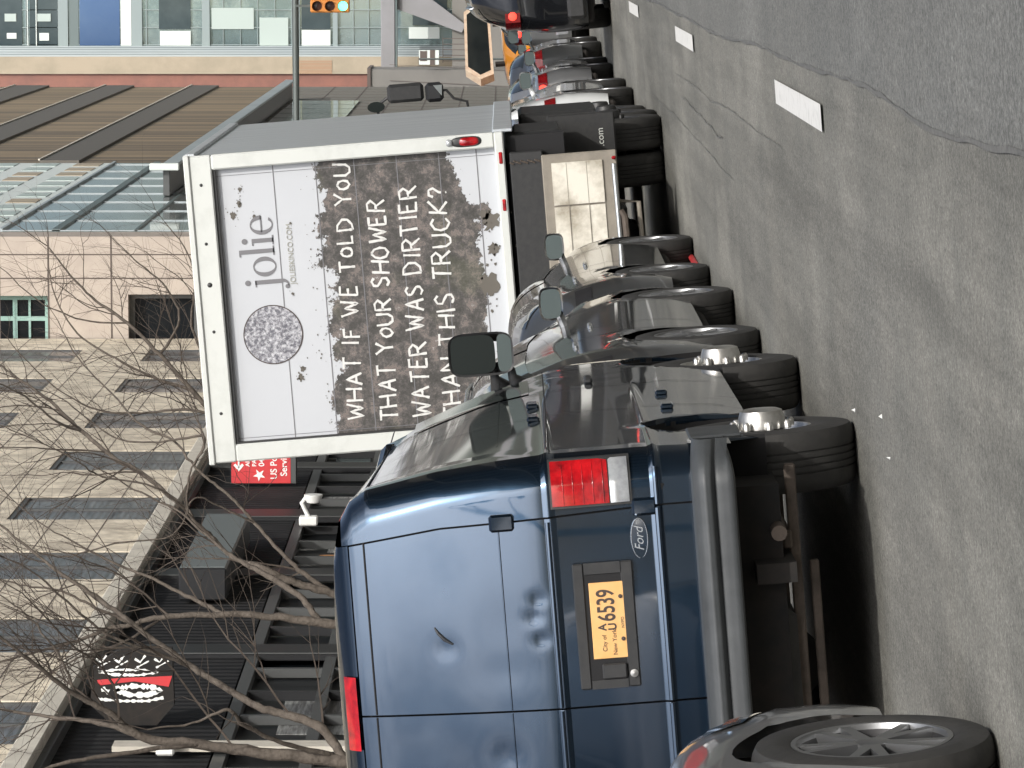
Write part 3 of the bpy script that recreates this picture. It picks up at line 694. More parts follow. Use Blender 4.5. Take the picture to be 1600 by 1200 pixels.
# handle on the left door
# tail lamps
for s_ in (1, -1):
    def lampy(x, z): return rear_y(s_ * x, z) - .022
    def lamp(x0, x1, z0, z1, m, nm, pa, pr=0):
        g = MB().grid(10, 6, lambda i, j: (s_ * (x0 + (x1 - x0) * i), lampy(min(x0 + (x1 - x0) * i, .975), .9 + .2) - pr + .004 * (abs(j - .5) * 2) ** 4, z0 + (z1 - z0) * j))
        g.grid(10, 2, lambda i, j: (s_ * (x0 + (x1 - x0) * i), lampy(min(x0 + (x1 - x0) * i, .975), 1.1) - pr + .004 + .05 * j, z0)); g.grid(10, 2, lambda i, j: (s_ * (x0 + (x1 - x0) * i), lampy(min(x0 + (x1 - x0) * i, .975), 1.1) - pr + .004 + .05 * j, z1))
        g.grid(6, 2, lambda i, j: (s_ * x0, lampy(x0, 1.1) - pr + .004 + .05 * j, z0 + (z1 - z0) * i)); g.grid(6, 2, lambda i, j: (s_ * x1, lampy(min(x1, .975), 1.1) - pr + .004 + .05 * j, z0 + (z1 - z0) * i))
        return g.build(nm, m, pa, True)
    hs = lamp(.795, .985, .975, 1.30, 'black', 'tail_lamp', van)
    lamp(.805, .978, 1.065, 1.292, 'tailred', 'red_lens', hs, .006); lamp(.805, .978, .985, 1.06, 'tailclear', 'clear_lens', hs, .006)
    for k in range(5): lamp(.81, .972, 1.085 + .04 * k, 1.088 + .04 * k, 'tailred', 'lens_rib', hs, .009)
# roof-mounted third brake lamp
MB().grid(10, 4, lambda i, j: (-.14 + .30 * i, rear_y(-.14 + .30 * i, 2.135 + .05 * j) - .016, 2.135 + .05 * j)).build('high_brake_lamp', 'tailred', van, True)
# licence recess and plate, on the right door
rc = MB()
X0, X1, Z0, Z1 = .07, .575, .995, 1.235
rc.box(X0, X1, -.012, .01, Z1 - .045, Z1, .006).box(X0, X1, -.012, .01, Z0, Z0 + .05, .006).box(X0, X0 + .035, -.012, .01, Z0 + .05, Z1 - .045).box(X1 - .045, X1, -.012, .01, Z0 + .05, Z1 - .045)
rc.build('plate_surround', 'black', rd)
MB().box(X0 + .03, X1 - .03, -.006, .004, Z0 + .03, Z1 - .03).build('recess_floor', 'rubber_dk', rd)
MB().box(X0 + .038, X0 + .100, -.024, -.008, Z0 + .052, Z0 + .15, .006).build('latch_handle', 'black', rd)
MB().lathe([(.016, 0), (.016, .008), (.001, .010)], (X0 + .055, -.013, Z0 + .025), 'y', 16, -1).build('lock', 'silverhub', rd)
px0, px1, pz0, pz1 = .190, .495, 1.035, 1.175
pl = MB().box(px0, px1, -.0105, -.0065, pz0, pz1, .002).build('licence_plate', 'plate_o', rd)
yy = -.0112
text('6539', 'ink', pl, 'plate_number', .098, (px0 + .148, yy, pz0 + .045), sx=.66, bold=.0016)
text('A', 'ink', pl, 'plate_letter', .045, (px0 + .112, yy, pz0 + .083), sx=.9, bold=.0012); text('U', 'ink', pl, 'plate_letter', .045, (px0 + .112, yy, pz0 + .043), sx=.9, bold=.0012)
text('City of', 'ink', pl, 'plate_writing', .024, (px0 + .028, yy, pz0 + .085)); text('New York', 'ink', pl, 'plate_writing', .024, (px0 + .012, yy, pz0 + .045))
text('NYPD', 'ink', pl, 'plate_writing', .017, (px0 + .118, yy, pz0 + .010))
for bx in (.075, .245): MB().lathe([(.0085, 0), (.0085, .004), (.001, .005)], (px0 + bx, -.0105, pz0 + .018), 'y', 10, -1).build('plate_bolt', 'ink', pl)
# oval badge
bz, bx = .958, .655
rim = MB().grid(40, 6, lambda i, j: (bx + (.083 - .007 * j) * math.cos(i * 2 * math.pi), rear_y(bx, bz) - .006 * math.sin(j * math.pi) - .001, bz + (.036 - .007 * j) * math.sin(i * 2 * math.pi)), True).build('badge', 'chrome_edge', rd, True)
MB().grid(40, 2, lambda i, j: (bx + .077 * j * math.cos(i * 2 * math.pi), rear_y(bx, bz) - .003, bz + .031 * j * math.sin(i * 2 * math.pi)), True).build('badge_field', 'navy', rim)
text('Ford', 'chrome_edge', rim, 'badge_script', .052, (bx - .052, rear_y(bx, bz) - .0045, bz - .015), shear=.35, sx=.95)
# rear bumper: rounded upper roll, step, flat lower face
pts = []
prof = [(.0, .735), (-.055, .742), (-.115, .735), (-.150, .715), (-.166, .692), (-.160, .668), (-.138, .655), (-.130, .650), (-.138, .646), (-.142, .635), (-.147, .588), (-.140, .575), (-.10, .568), (.05, .568)]
def bump(i, j):
    k = j * (len(prof) - 1); a = int(min(k, len(prof) - 2)); q = k - a; yy_ = prof[a][0] + (prof[a + 1][0] - prof[a][0]) * q; zz = prof[a][1] + (prof[a + 1][1] - prof[a][1]) * q
    x = -1.03 + 2.06 * i; e = max(0, abs(x) - .86) / .17
    return (x, yy_ + .16 * e ** 2.2 - .012, zz - (.02 * e ** 2 if zz > .6 else -.03 * e ** 2))
MB().grid(90, 40, bump).build('rear_bumper', 'steelbump', van, True, 60)
for s_ in (1, -1): MB().box(s_ * 1.03 - .012, s_ * 1.03 + .003, .10, .48, .52, .73, .01).build('bumper_end', 'steelbump', van)
# underbody
ub = MB().box(-.80, .80, .25, 5.2, .38, .9)
for s_ in (1, -1): ub.box(s_ * .46 - .04, s_ * .46 + .04, .1, 5.2, .34, .50)
ub.build('underbody', 'dark', van)
ax = MB().tube([(-.86, VW[0], .36), (.86, VW[0], .36)], .042, 12); ax.build('rear_axle', 'rust', van, True)
MB().grid(20, 12, lambda i, j: (-.06 + .16 * math.cos(i * 2 * math.pi) * math.sin(j * math.pi), VW[0] - .17 * math.cos(j * math.pi), .35 + .15 * math.sin(i * 2 * math.pi) * math.sin(j * math.pi)), True).build('differential', 'dark', van, True)
for s_ in (1, -1):
    MB().box(s_ * .56 - .035, s_ * .56 + .035, .35, 1.7, .335, .375, .008).build('leaf_spring', 'rust', van)
    MB().tube([(s_ * .40, .9, .36), (s_ * .46, .85, .62)], .03, 10).build('shock_absorber', 'black', van, True)
MB().box(-.55, .86, .42, .46, .300, .345, .006).build('cross_bar', 'rust', van)
MB().box(-.42, .45, .50, .54, .225, .262, .006).build('hitch_bar', 'rust', van)
MB().tube([(.62, .1, .40), (.62, .9, .38), (.5, 1.8, .45)], .032, 12).build('exhaust_pipe', 'rust', van, True)
MB().box(-.35, .30, .30, .95, .34, .48, .05).build('spare_wheel_carrier', 'rubber', van)
for wy in VW:
    for s_ in (1, -1):
        wheel(van, (s_ * .945, wy, VR), VR, .245, s_, 'steel', rim_r=.205, turn=0)
        MB().grid(16, 2, lambda i, j: (s_ * (.60 + .37 * j), wy + .475 * math.cos(math.pi * i), .40 + .49 * math.sin(math.pi * i))).build('wheel_arch', 'rubber_dk', van, True)
# side cargo doors: seams and hinges, belt crease
def vside(y, z, off=0): return Vector((vhw(z, y) + off, y, z))
for sy in (2.02, 3.32, 4.42):
    MB().grid(2, 24, lambda i, j: vside(sy - .005 + .01 * i + 0, .50 + 1.52 * j, .003)).build('side_seam', 'rubber_dk', van)
MB().grid(20, 2, lambda i, j: vside(.4 + 4.0 * i, 2.04 + .012 * j, .004)).build('side_seam', 'rubber_dk', van)
MB().grid(20, 2, lambda i, j: vside(.9 + 3.6 * i, 1.50 + .006 * j, .002)).build('side_seam', 'navy', van)
MB().grid(20, 2, lambda i, j: vside(.2 + 4.3 * i, 1.285 + .005 * j, .003)).build('side_seam', 'rubber_dk', van)
for sy in (1.90, 2.62):
    for z in (.755, 1.345):
        p = vside(sy, z); MB().box(p.x - .004, p.x + .022, sy - .075, sy + .075, z - .028, z + .028, .008).build('door_hinge', 'navy', van)
p = vside(3.9, 1.2); MB().box(p.x, p.x + .03, 3.55, 3.72, 1.05, 1.09, .01).build('front_door_handle', 'black', van)
g = MB().grid(10, 8, lambda i, j: vside(3.42 + .75 * i * (1 - .30 * j), 1.36 + .56 * j, .004)); g.build('cab_window', 'glass', van, True)
# tall split mirror on two arms
for s_ in (1, -1):
    cx, cy, cz = s_ * 1.085, 4.50, 1.585
    def se(i, r1, r2, e=.45): a = i * 2 * math.pi; return (r1 * math.copysign(abs(math.cos(a)) ** e, math.cos(a)), r2 * math.copysign(abs(math.sin(a)) ** e, math.sin(a)))
    mm_ = MB().grid(28, 6, lambda i, j: (cx + se(i, .110, .165)[0] * (1 - .5 * j ** 2.5), cy + .10 * j, cz + se(i, .110, .165)[1] * (1 - .3 * j ** 2.5)), True)
    mm_.grid(28, 3, lambda i, j: (cx + se(i, .110, .165)[0] * (1 - .10 * j), cy + .004 * j - .004 * (1 - j), cz + se(i, .110, .165)[1] * (1 - .06 * j)), True)
    mo = mm_.build('door_mirror', 'black', van, True)
    MB().grid(28, 2, lambda i, j: (cx + se(i, .098, .112)[0] * j, cy + .002, cz + .040 + se(i, .098, .112)[1] * j), True).build('mirror_glass', 'glass_g', mo)
    MB().grid(28, 2, lambda i, j: (cx + se(i, .095, .036)[0] * j, cy + .002, cz - .118 + se(i, .095, .036)[1] * j), True).build('wide_angle_glass', 'mirror_w', mo)
    for (z0, z1) in ((1.53, 1.50), (1.44, 1.40)):
        MB().tube([(s_ * 1.00, cy + .04, z0), (s_ * .955, cy + .05, z0 - .005), (s_ * .90, cy + .10, z1)], [.020, .024, .055], 10).build('mirror_arm', 'black', mo, True)

# ------------------------------------------------------------------ the advertising box truck
truck = empty('box_truck', (0, 0, 0), 0, 'white box truck with a hand lettered roller door and a lowered tail lift', 'truck')
TX0, TX1, TY0, TY1, TZ0, TZ1 = -4.29, -1.665, 35.5, 41.5, 1.44, 4.12
FW = .13
bx = MB().box(TX0 + .02, TX1 - .01, TY0 + .10, TY1, TZ0 + .02, TZ1 - .02); bx.build('cargo_box', 'alu', truck)
fr = MB().box(TX0, TX1, TY0, TY0 + .10, TZ1 - .20, TZ1, .012).box(TX0, TX0 + .15, TY0, TY0 + .10, TZ0 + .08, TZ1 - .2, .012).box(TX1 - FW, TX1, TY0, TY0 + .10, TZ0 + .08, TZ1 - .2, .012).box(TX0, TX1, TY0 - .01, TY0 + .10, TZ0, TZ0 + .08, .012)
fr.box(TX0 - .01, TX1 + .01, TY0 - .02, TY0 + .02, TZ1 - .015, TZ1 + .035, .008)
fo = fr.build('rear_frame', 'whiteframe', truck)
MB().box(TX0 + .14, TX1 - FW + .01, TY0 + .085, TY0 + .098, TZ0 + .07, TZ1 - .19).build('roller_door', 'art', truck)
door = [o for o in bpy.data.objects if o.name == 'roller_door'][0]
DY = TY0 + .083
for z in (3.41, 3.05, 2.72, 2.36, 2.0, 1.68):
    MB().box(TX0 + .15, TX1 - FW, DY - .001, DY + .004, z - .004, z + .004).build('panel_joint', 'inkg', door)
for x in (TX0 + .19, TX1 - FW - .06): MB().box(x - .002, x + .002, DY - .002, DY + .003, TZ0 + .09, TZ1 - .2).build('panel_joint', 'inkg', door)
MB().box(TX0 + .15, TX1 - FW, TY0 + .03, TY0 + .08, TZ1 - .225, TZ1 - .201).build('door_seal', 'black', fo)  # thin black strips along the door's top and left edges
MB().box(TX0 + .151, TX0 + .165, TY0 + .03, TY0 + .08, TZ0 + .09, TZ1 - .226).build('door_seal', 'black', fo)
for k, x in enumerate((TX1 - .25, TX1 - .75, TX1 - 1.1, TX1 - 1.5, TX1 - 2.2)):
    MB().lathe([(.014 + .008 * (k == 2), 0), (.010, .006), (.001, .008)], (x, TY0 - .001, TZ1 - .10), 'y', 10, -1).build('frame_bolt', 'black', fo)
# fixed roof-rail of the box
MB().box(TX1 - .02, TX1 + .015, TY0 + .1, TY1, TZ1 - .06, TZ1 + .03, .008).build('top_rail', 'alu', truck)
MB().box(TX1 - .01, TX1 + .02, TY0 + .1, TY1, TZ0 - .08, TZ0 + .09, .008).build('bottom_rail', 'alu', truck)
# marker lamps
def lampoval(cx, cz, rx_, rz_, m, nm, pa, y=None):
    yv = TY0 - .002 if y is None else y
    return MB().grid(24, 5, lambda i, j: (cx + rx_ * math.sin(j * math.pi / 2) * math.copysign(abs(math.cos(i * 2 * math.pi)) ** .7, math.cos(i * 2 * math.pi)), yv - .018 * math.cos(j * math.pi / 2), cz + rz_ * math.sin(j * math.pi / 2) * math.copysign(abs(math.sin(i * 2 * math.pi)) ** .7, math.sin(i * 2 * math.pi))), True).build(nm, m, pa, True)
for cx in (TX1 - .06, TX0 + .07):
    lampoval(cx, 1.755, .045, .13, 'black', 'tail_lamp', truck); lampoval(cx, 1.735, .037, .085, 'tailred', 'red_lens', truck, TY0 - .012); lampoval(cx, 1.90, .03, .028, 'tailclear', 'clear_lens', truck, TY0 - .012)
for cx in (TX1 - .22, TX1 - .62): MB().box(cx - .05, cx + .05, TY0 - .02, TY0 - .005, TZ0 + .02, TZ0 + .05, .006).build('reflector', 'tailred', truck)
# lettering strokes
GL = {
 'A': [[(0, 0), (.5, 1), (1, 0)], [(.2, .38), (.8, .38)]], 'C': [[(1, .85), (.6, 1), (.15, .8), (0, .5), (.15, .15), (.6, 0), (1, .18)]],
 'D': [[(0, 0), (0, 1), (.5, .95), (.95, .65), (.9, .3), (.5, .03), (0, 0)]], 'E': [[(.9, 1), (0, 1), (0, 0), (.95, 0)], [(0, .52), (.7, .52)]],
 'F': [[(.9, 1), (0, 1), (0, 0)], [(0, .55), (.7, .55)]], 'H': [[(0, 0), (0, 1)], [(1, 0), (1, 1)], [(0, .5), (1, .5)]], 'I': [[(.5, 0), (.5, 1)]],
 'K': [[(0, 0), (0, 1)], [(.95, 1), (.05, .45), (1, 0)]], 'L': [[(0, 1), (0, 0), (.85, 0)]], 'N': [[(0, 0), (0, 1), (1, 0), (1, 1)]],
 'O': [[(.5, 1), (.12, .82), (0, .5), (.14, .15), (.5, 0), (.88, .17), (1, .5), (.87, .84), (.5, 1)]],
 'R': [[(0, 0), (0, 1), (.6, 1), (.92, .78), (.6, .52), (.02, .5)], [(.4, .5), (1, 0)]],
 'S': [[(.95, .85), (.6, 1), (.15, .88), (.1, .65), (.5, .5), (.9, .36), (.88, .12), (.45, 0), (.02, .12)]],
 'T': [[(0, 1), (1, 1)], [(.5, 1), (.5, 0)]], 'U': [[(0, 1), (.02, .25), (.3, 0), (.7, 0), (.97, .25), (1, 1)]],
 'W': [[(0, 1), (.25, 0), (.5, .75), (.76, 0), (1, 1)]], 'Y': [[(0, 1), (.5, .5), (1, 1)], [(.5, .5), (.5, 0)]],
 '?': [[(0, .75), (.2, 1), (.75, 1), (.95, .75), (.5, .45), (.45, .28)], [(.45, .04), (.5, .0)]],
}
WID = {'I': .25, 'W': 1.25, 'L': .75, 'o': .75, 'E': .8, 'F': .75, 'S': .8, '?': .75}
def handline(sx0, sx1, z0, z1, body, hgt, name):
    rl = random.Random(len(body) * 7); tot = sum(WID.get(ch, .95) + .38 if ch != ' ' else .75 for ch in body)
    unit = (sx1 - sx0) / tot; x = sx0; o = MB()
    for ch in body:
        if ch == ' ': x += .75 * unit; continue
        o = MB(); wd = WID.get(ch, .95) * unit; G = GL[ch.upper()]; hh = hgt * (.72 if ch == 'o' else 1) * rl.uniform(.94, 1.06); q = (x - sx0) / (sx1 - sx0); zb_ = z0 + (z1 - z0) * q + rl.uniform(-.008, .008) + (hgt * .06 if ch == 'o' else 0); sl = rl.uniform(-.012, .02)
        for st in G:
            pp = [(x + a * wd + sl * b_ + rl.uniform(-.002, .002), zb_ + b_ * hh + rl.uniform(-.003, .003)) for a, b_ in st]
            # brush stroke as a flat ribbon of slightly uneven width
            dense = []
            for (a, b_), (c, d) in zip(pp, pp[1:]):
                n = max(2, int(math.hypot(c - a, d - b_) / .018))
                dense += [(a + (c - a) * k / n, b_ + (d - b_) * k / n) for k in range(n)]
            dense.append(pp[-1]); L_ = []; Rr = []
            for k, (a, b_) in enumerate(dense):
                p0 = dense[max(k - 1, 0)]; p1 = dense[min(k + 1, len(dense) - 1)]; dx, dz = p1[0] - p0[0], p1[1] - p0[1]; l = math.hypot(dx, dz) or 1
                ww = .0098 * rl.uniform(.72, 1.22); L_.append((a - dz / l * ww, b_ + dx / l * ww)); Rr.append((a + dz / l * ww, b_ - dx / l * ww))
            n = len(dense); yv = DY - .003 - rl.random() * .001
            o.add([(a, yv, b_) for a, b_ in L_] + [(a, yv, b_) for a, b_ in Rr], [(k, k + 1, n + k + 1, n + k) for k in range(n - 1)])
        o.build(name, 'letter', door); x += wd + .38 * unit
handline(-4.02, -1.80, 2.815, 2.765, 'WHAT IF WE ToLD YoU', .140, 'painted_letter')
handline(-4.05, -2.13, 2.52, 2.49, 'THAT YoUR SHOWER', .145, 'painted_letter')
handline(-4.04, -2.03, 2.245, 2.215, 'WATER WAS DIRTIER', .150, 'painted_letter')
handline(-4.08, -2.06, 1.975, 1.955, 'THAN THIS TRUCK?', .150, 'painted_letter')
# the wordmark: thick and thin serif letters drawn as outlines
wm = MB(); yv = DY - .003; Zb, XH = 3.455, .185
def ring(cx, cz, rx_, rz_, tx_, tz_, a0=0, a1=360, n=40):
    pts = []
    for k in range(n + 1):
        a = R(a0 + (a1 - a0) * k / n); pts += [(cx + rx_ * math.cos(a), yv, cz + rz_ * math.sin(a)), (cx + (rx_ - tx_) * math.cos(a), yv, cz + (rz_ - tz_) * math.sin(a))]
    wm.add(pts, [(2 * k, 2 * k + 1, 2 * k + 3, 2 * k + 2) for k in range(n)])
def bar(x0, x1, z0, z1): wm.add([(x0, yv, z0), (x1, yv, z0), (x1, yv, z1), (x0, yv, z1)], [(0, 1, 2, 3)])
def dot(cx, cz, r): ring(cx, cz, r, r, r * .98, r * .98)
jx = -2.80
bar(jx, jx + .036, Zb - .05, Zb + XH); bar(jx - .022, jx + .036, Zb + XH - .012, Zb + XH); dot(jx + .018, Zb + XH + .062, .024)
ring(jx - .025, Zb - .05, .061, .055, .030, .010, -90, 0, 16); dot(jx - .032, Zb - .088, .019)
ox = jx + .150; ring(ox, Zb + XH / 2, .085, XH / 2 + .006, .036, .009)
lx = ox + .115; bar(lx, lx + .036, Zb, Zb + XH + .115); bar(lx - .022, lx, Zb + XH + .10, Zb + XH + .115); bar(lx - .022, lx + .058, Zb, Zb + .011)
ix = lx + .090; bar(ix, ix + .036, Zb, Zb + XH); bar(ix - .022, ix, Zb + XH - .012, Zb + XH); bar(ix - .022, ix + .058, Zb, Zb + .011); dot(ix + .018, Zb + XH + .062, .024)
ecx = ix + .150; ring(ecx, Zb + XH / 2, .083, XH / 2 + .005, .036, .009, 0, 318); bar(ecx - .06, ecx + .078, Zb + XH / 2 - .004, Zb + XH / 2 + .008)
wm.build('wordmark', 'inkg', door)
text('JOLIESKINCO.COM', 'inkol', door, 'web_address', .066, (-2.82, DY - .003, 3.295), sx=.92)
MB().grid(60, 3, lambda i, j: (-3.235 + .245 * j * math.cos(i * 2 * math.pi), DY - .0025, 3.525 + .245 * j * math.sin(i * 2 * math.pi)), True).build('speckled_disc', 'speckle', door)
MB().grid(60, 2, lambda i, j: (-3.235 + (.245 + .009 * j) * math.cos(i * 2 * math.pi), DY - .003, 3.525 + (.245 + .009 * j) * math.sin(i * 2 * math.pi)), True).build('disc_outline', 'ink', door)
# mud flung on the panel
spl = MB(); rs = random.Random(11)
def blob(cx, cz, r):
    n = 22; wm_ = [(cx, DY - .0028, cz)] + [(cx + r * (1 + rs.uniform(-.45, .35)) * math.cos(2 * math.pi * k / n), DY - .0028, cz + r * .8 * (1 + rs.uniform(-.45, .35)) * math.sin(2 * math.pi * k / n)) for k in range(n)]
    spl.add(wm_, [(0, k + 1, (k + 1) % n + 1) for k in range(n)])
for cx, cz, r in ((-2.42, 1.60, .085), (-2.36, 1.66, .05), (-2.66, 1.60, .06), (-2.95, 1.66, .10), (-2.20, 3.78, .035), (-2.10, 3.72, .03), (-1.98, 3.70, .02), (-2.22, 3.60, .018), (-3.62, 3.32, .035), (-3.55, 3.30, .028), (-2.30, 3.30, .012), (-2.9, 3.33, .014)):
    blob(cx, cz, r)
    for k in range(7): blob(cx + rs.gauss(0, r * 1.3), cz + rs.gauss(0, r), r * rs.uniform(.08, .25))
for k in range(34): blob(rs.uniform(-4.1, -1.85), 3.08 + abs(rs.gauss(0, .07)), rs.uniform(.003, .010))
spl.build('mud_spots', 'band', door)['kind'] = 'stuff'
# chassis, tail lift, flaps
ch = MB().box(TX0 + .2, TX1 - .25, TY0 + .3, TY1 + .1, .95, TZ0).box(-3.5, -3.35, TY0, 43.4, .75, 1.0).box(-2.55, -2.40, TY0, 43.4, .75, 1.0)
ch.build('chassis', 'dark', truck)
MB().box(TX0 + .1, TX1 - .18, TY0 - .04, TY0 + .10, 1.12, 1.40, .01).build('rear_cross_member', 'black', truck)
MB().box(TX0 + .3, TX1 - .05, TY0 + .12, TY0 + .5, .93, 1.42).build('lift_housing', 'rubber_dk', truck)
lf = MB().box(TX0 + .25, -1.885, TY0 - .10, TY0 - .05, .50, 1.135, .01).build('lift_frame', 'tanframe', truck)
MB().box(TX0 + .30, -2.335, TY0 - .112, TY0 - .098, .625, 1.055).build('lift_plate', 'aluplate', lf)
MB().box(-2.318, -1.96, TY0 - .118, TY0 - .100, .625, 1.055).build('lift_plate', 'aluplate', lf)
for z in (.76, .93): MB().box(TX0 + .30, -1.965, TY0 - .120, TY0 - .116, z - .002, z + .002).build('plate_joint', 'tanframe', lf)
MB().tube([(TX0 + .3, TY0 - .13, .50), (-2.0, TY0 - .13, .53)], .022, 10).build('tail_bar', 'chrome_edge', lf, True)
MB().tube([(-2.40, TY0 - .13, .50), (-2.45, TY0 - .14, .47), (-3.0, TY0 - .14, .455)], .028, 8).build('rusty_hinge', 'rust', lf, True)
MB().box(-1.965, -1.935, TY0 - .15, TY0 - .11, .505, .545, .01).build('reflector', 'tailred', lf)
for k in range(10): 
    MB().tube([(-1.93 + .012 * (k % 2), TY0 - .06, 1.40 - .03 * k), (-1.945 + .012 * (k % 2), TY0 - .05, 1.37 - .03 * k)], .008, 6).build('safety_chain', 'rust', truck, True)
MB().tube([(TX0 + .3, TY0 + .05, .30), (-2.35, TY0 + .05, .34), (-2.32, TY0 + .05, .60)], .022, 8).build('under_run_bar', 'tanframe', truck, True)
MB().tube([(-3.9, 38.4, .47), (-2.0, 38.4, .47)], .09, 12).build('rear_axle', 'black', truck, True)
MB().box(-4.28, -3.65, 37.7, 37.73, .20, 1.05, .02).build('mud_flap', 'black', truck)
MB().box(-3.3, -2.65, 38.1, 38.7, .28, .75, .12).build('differential', 'black', truck)
MB().box(-3.6, -2.4, 36.3, 37.2, .42, .95, .05).build('lift_motor_box', 'black', truck)
mf = MB().box(-2.30, -1.66, 37.7, 37.73, .44, 1.05, .02).build('mud_flap', 'black', truck)
text('.com', 'whiteframe', mf, 'flap_writing', .085, (-1.97, 37.695, .55))
for wy in (38.4, 39.5, 42.72):
    for s_ in (1, -1):
        xc = TX1 - .10 if s_ > 0 else TX0 + .10
        if wy == 42.72: xc = -1.86 if s_ > 0 else -4.1
        if wy != 42.72:
            iw_ = wheel(truck, (xc - s_ * .33, wy, .47), .47, .28, s_, 'steel', rim_r=.28)
            for o_ in [iw_] + children(iw_): o_.data.materials[0] = M['black'] if o_.name[:4] != 'tyre' else M['rubber']
        tw_ = wheel(truck, (xc, wy, .47), .47, .28, s_, 'steel', rim_r=.28)
        for o_ in [tw_] + children(tw_): o_.data.materials[0] = M['black'] if o_.name[:4] != 'tyre' else M['rubber']
MB().box(-1.95, -1.72, 39.9, 41.6, .55, 1.30, .03).build('side_tank', 'black', truck)
MB().box(-1.85, -1.70, 36.0, 37.5, .95, 1.36, .02).build('side_locker', 'black', truck)
# cab with its mirrors
cb = MB()
prc = [(41.65, 1.0), (41.65, 2.60), (41.9, 2.72), (42.6, 2.70), (43.15, 2.05), (43.5, 1.75), (43.7, 1.15), (43.7, .60), (43.25, .60), (43.2, .90), (42.95, 1.05), (42.45, 1.05), (42.2, .90), (42.15, .60), (41.65, .60)]
cb.prismx(prc, -4.1, -1.93); cbo = cb.build('cab', 'whitecar', truck)
MB().prismx([(41.9, 1.78), (41.9, 2.50), (42.55, 2.50), (43.0, 1.95), (43.0, 1.78)], -1.928, -1.918).build('cab_window', 'glass', cbo)
MB().box(-1.62, -1.43, 42.45, 42.52, 2.23, 2.60, .035).build('door_mirror', 'black', cbo)
m2 = MB().box(-1.64, -1.44, 42.45, 42.53, 2.03, 2.215, .04).build('wide_mirror', 'blackm', cbo)
MB().prism([(-1.47, 2.04), (-1.47, 2.13), (-1.58, 2.05)], 42.444, 42.452).build('mirror_glint', 'mirror', m2)
MB().tube([(-1.53, 42.5, 2.04), (-1.53, 42.5, 2.0), (-1.62, 42.5, 1.93), (-1.66, 42.5, 1.80), (-1.93, 42.6, 1.78)], .014, 8).build('mirror_arm', 'black', cbo, True)
MB().tube([(-1.56, 42.5, 2.60), (-1.64, 42.5, 2.72), (-1.93, 42.6, 2.66)], .016, 8).build('mirror_arm', 'black', cbo, True)
MB().grid(16, 8, lambda i, j: (-1.645 + .055 * math.cos(i * 2 * math.pi) * math.sin(j * math.pi) , 42.46, 2.72 + .09 * math.cos(j * math.pi)), True).build('spot_mirror', 'glass_g', cbo, True)
MB().box(-4.05, -1.95, 43.68, 43.85, .45, .75, .04).build('front_bumper', 'black', cbo)
# bit of flagged debris on the road by the kerbside cars
p = P(1085, 405, z=.012)
tag(MB().box(p.x - .02, p.x + .02, p.y - .6, p.y + .5, .0, .05, .015).build('fallen_marker_strip', 'signred'), 'red and white strip lying on the road beside a parked wheel', 'litter')

# ------------------------------------------------------------------ buildings on the left (plumb frame, see plumb())
FX = -9.0
def bld(name, label, cat='building', group=None): return plumb(empty(name, (0, 0, 0), 0, label, cat, group))
def onface(name, label, cat, group=None): return plumb(empty(name, (0, 0, 0), 0, label, cat, group))
ZL0, ZL1, ZS = 6.33, 6.62, 4.42
sf = bld('storefront', 'black metal clad storefront under a pale stone ledge')
MB().box(FX - 6, FX, 28, 93, ZS + .1, ZL0 - .02).build('upper_cladding', 'siding', sf)
MB().box(FX - 6, FX - .12, 28, 93, -2, ZS + .1).build('lower_wall', 'dglass', sf)
MB().box(FX - .1, FX + .26, 28, 93, ZL0, ZL1, .02).build('stone_ledge', 'ledge', sf)
MB().box(FX - .05, FX + .14, 28, 93, ZL0 - .09, ZL0 - .004).build('ledge_underside', 'greyframe', sf)
for y0, y1 in ((51.75, 52.5), (58.17, 58.88), (64.1, 65.03), (70.1, 70.9), (76.3, 77.1), (82.5, 83.2), (39.2, 39.9), (33, 33.7)):
    MB().box(FX - .04, FX + .05, y0, y1, -1, ZL0 - .1, .01).build('pilaster', 'blackm', sf)
    MB().box(FX + .05, FX + .065, y0, y0 + .03, -1, ZL0 - .1).build('pilaster_edge', 'greyframe', sf)
MB().box(FX + .06, FX + .12, 45.4, 45.75, -1, 5.6).build('pale_pilaster', 'ledge', sf)
for z in (ZS, 3.45, 2.2): MB().box(FX - .10, FX + .02, 28, 93, z - .07, z + .07).build('window_rail', 'greyframe', sf)
rw = random.Random(5)
for k, y in enumerate([40.1 + 1.55 * k for k in range(33)]):
    MB().box(FX - .10, FX + .012, y - .045, y + .045, -.8, ZS - .08).build('window_mullion', 'greyframe' if k % 3 else 'blackm', sf)
for (y0, y1, z0, z1, m) in ((47.3, 48.2, 3.0, 3.9, 'blinds'), (48.4, 49.4, 2.9, 3.9, 'blinds'), (60.6, 61.2, 3.55, 4.0, 'tan'), (61.5, 62.1, 3.5, 3.9, 'blinds'), (67, 67.6, 3.5, 4.2, 'blinds'), (72.2, 73.2, 3.6, 4.2, 'mirror_w')):
    MB().box(FX - .118, FX - .105, y0, y1, z0, z1).build('window_display', m, sf)  # pale, striped and tan panels set in the shop windows
aw = onface('projecting_box_sign', 'blank grey sign box projecting from the black storefront', 'sign')
MB().box(FX + .06, FX + .50, 55.9, 61.2, 5.03, 5.67, .02).build('box_case', 'blackm', aw)
MB().box(FX + .502, FX + .512, 55.95, 61.15, 5.05, 5.65).build('box_face', 'signgrey', aw)
SY = 68.0; rsn = onface('blade_sign', 'red hanging blade sign with a white star and double arrow', 'sign')
MB().box(-8.95, -8.02, SY, SY + .12, 4.67, 5.75, .01).build('sign_case', 'blackm', rsn)
MB().box(-8.935, -8.04, SY - .008, SY - .001, 4.77, 5.735).build('sign_face', 'signred', rsn)
MB().box(-8.935, -8.04, SY - .010, SY - .002, 4.685, 4.765).build('sign_foot', 'greyframe', rsn)
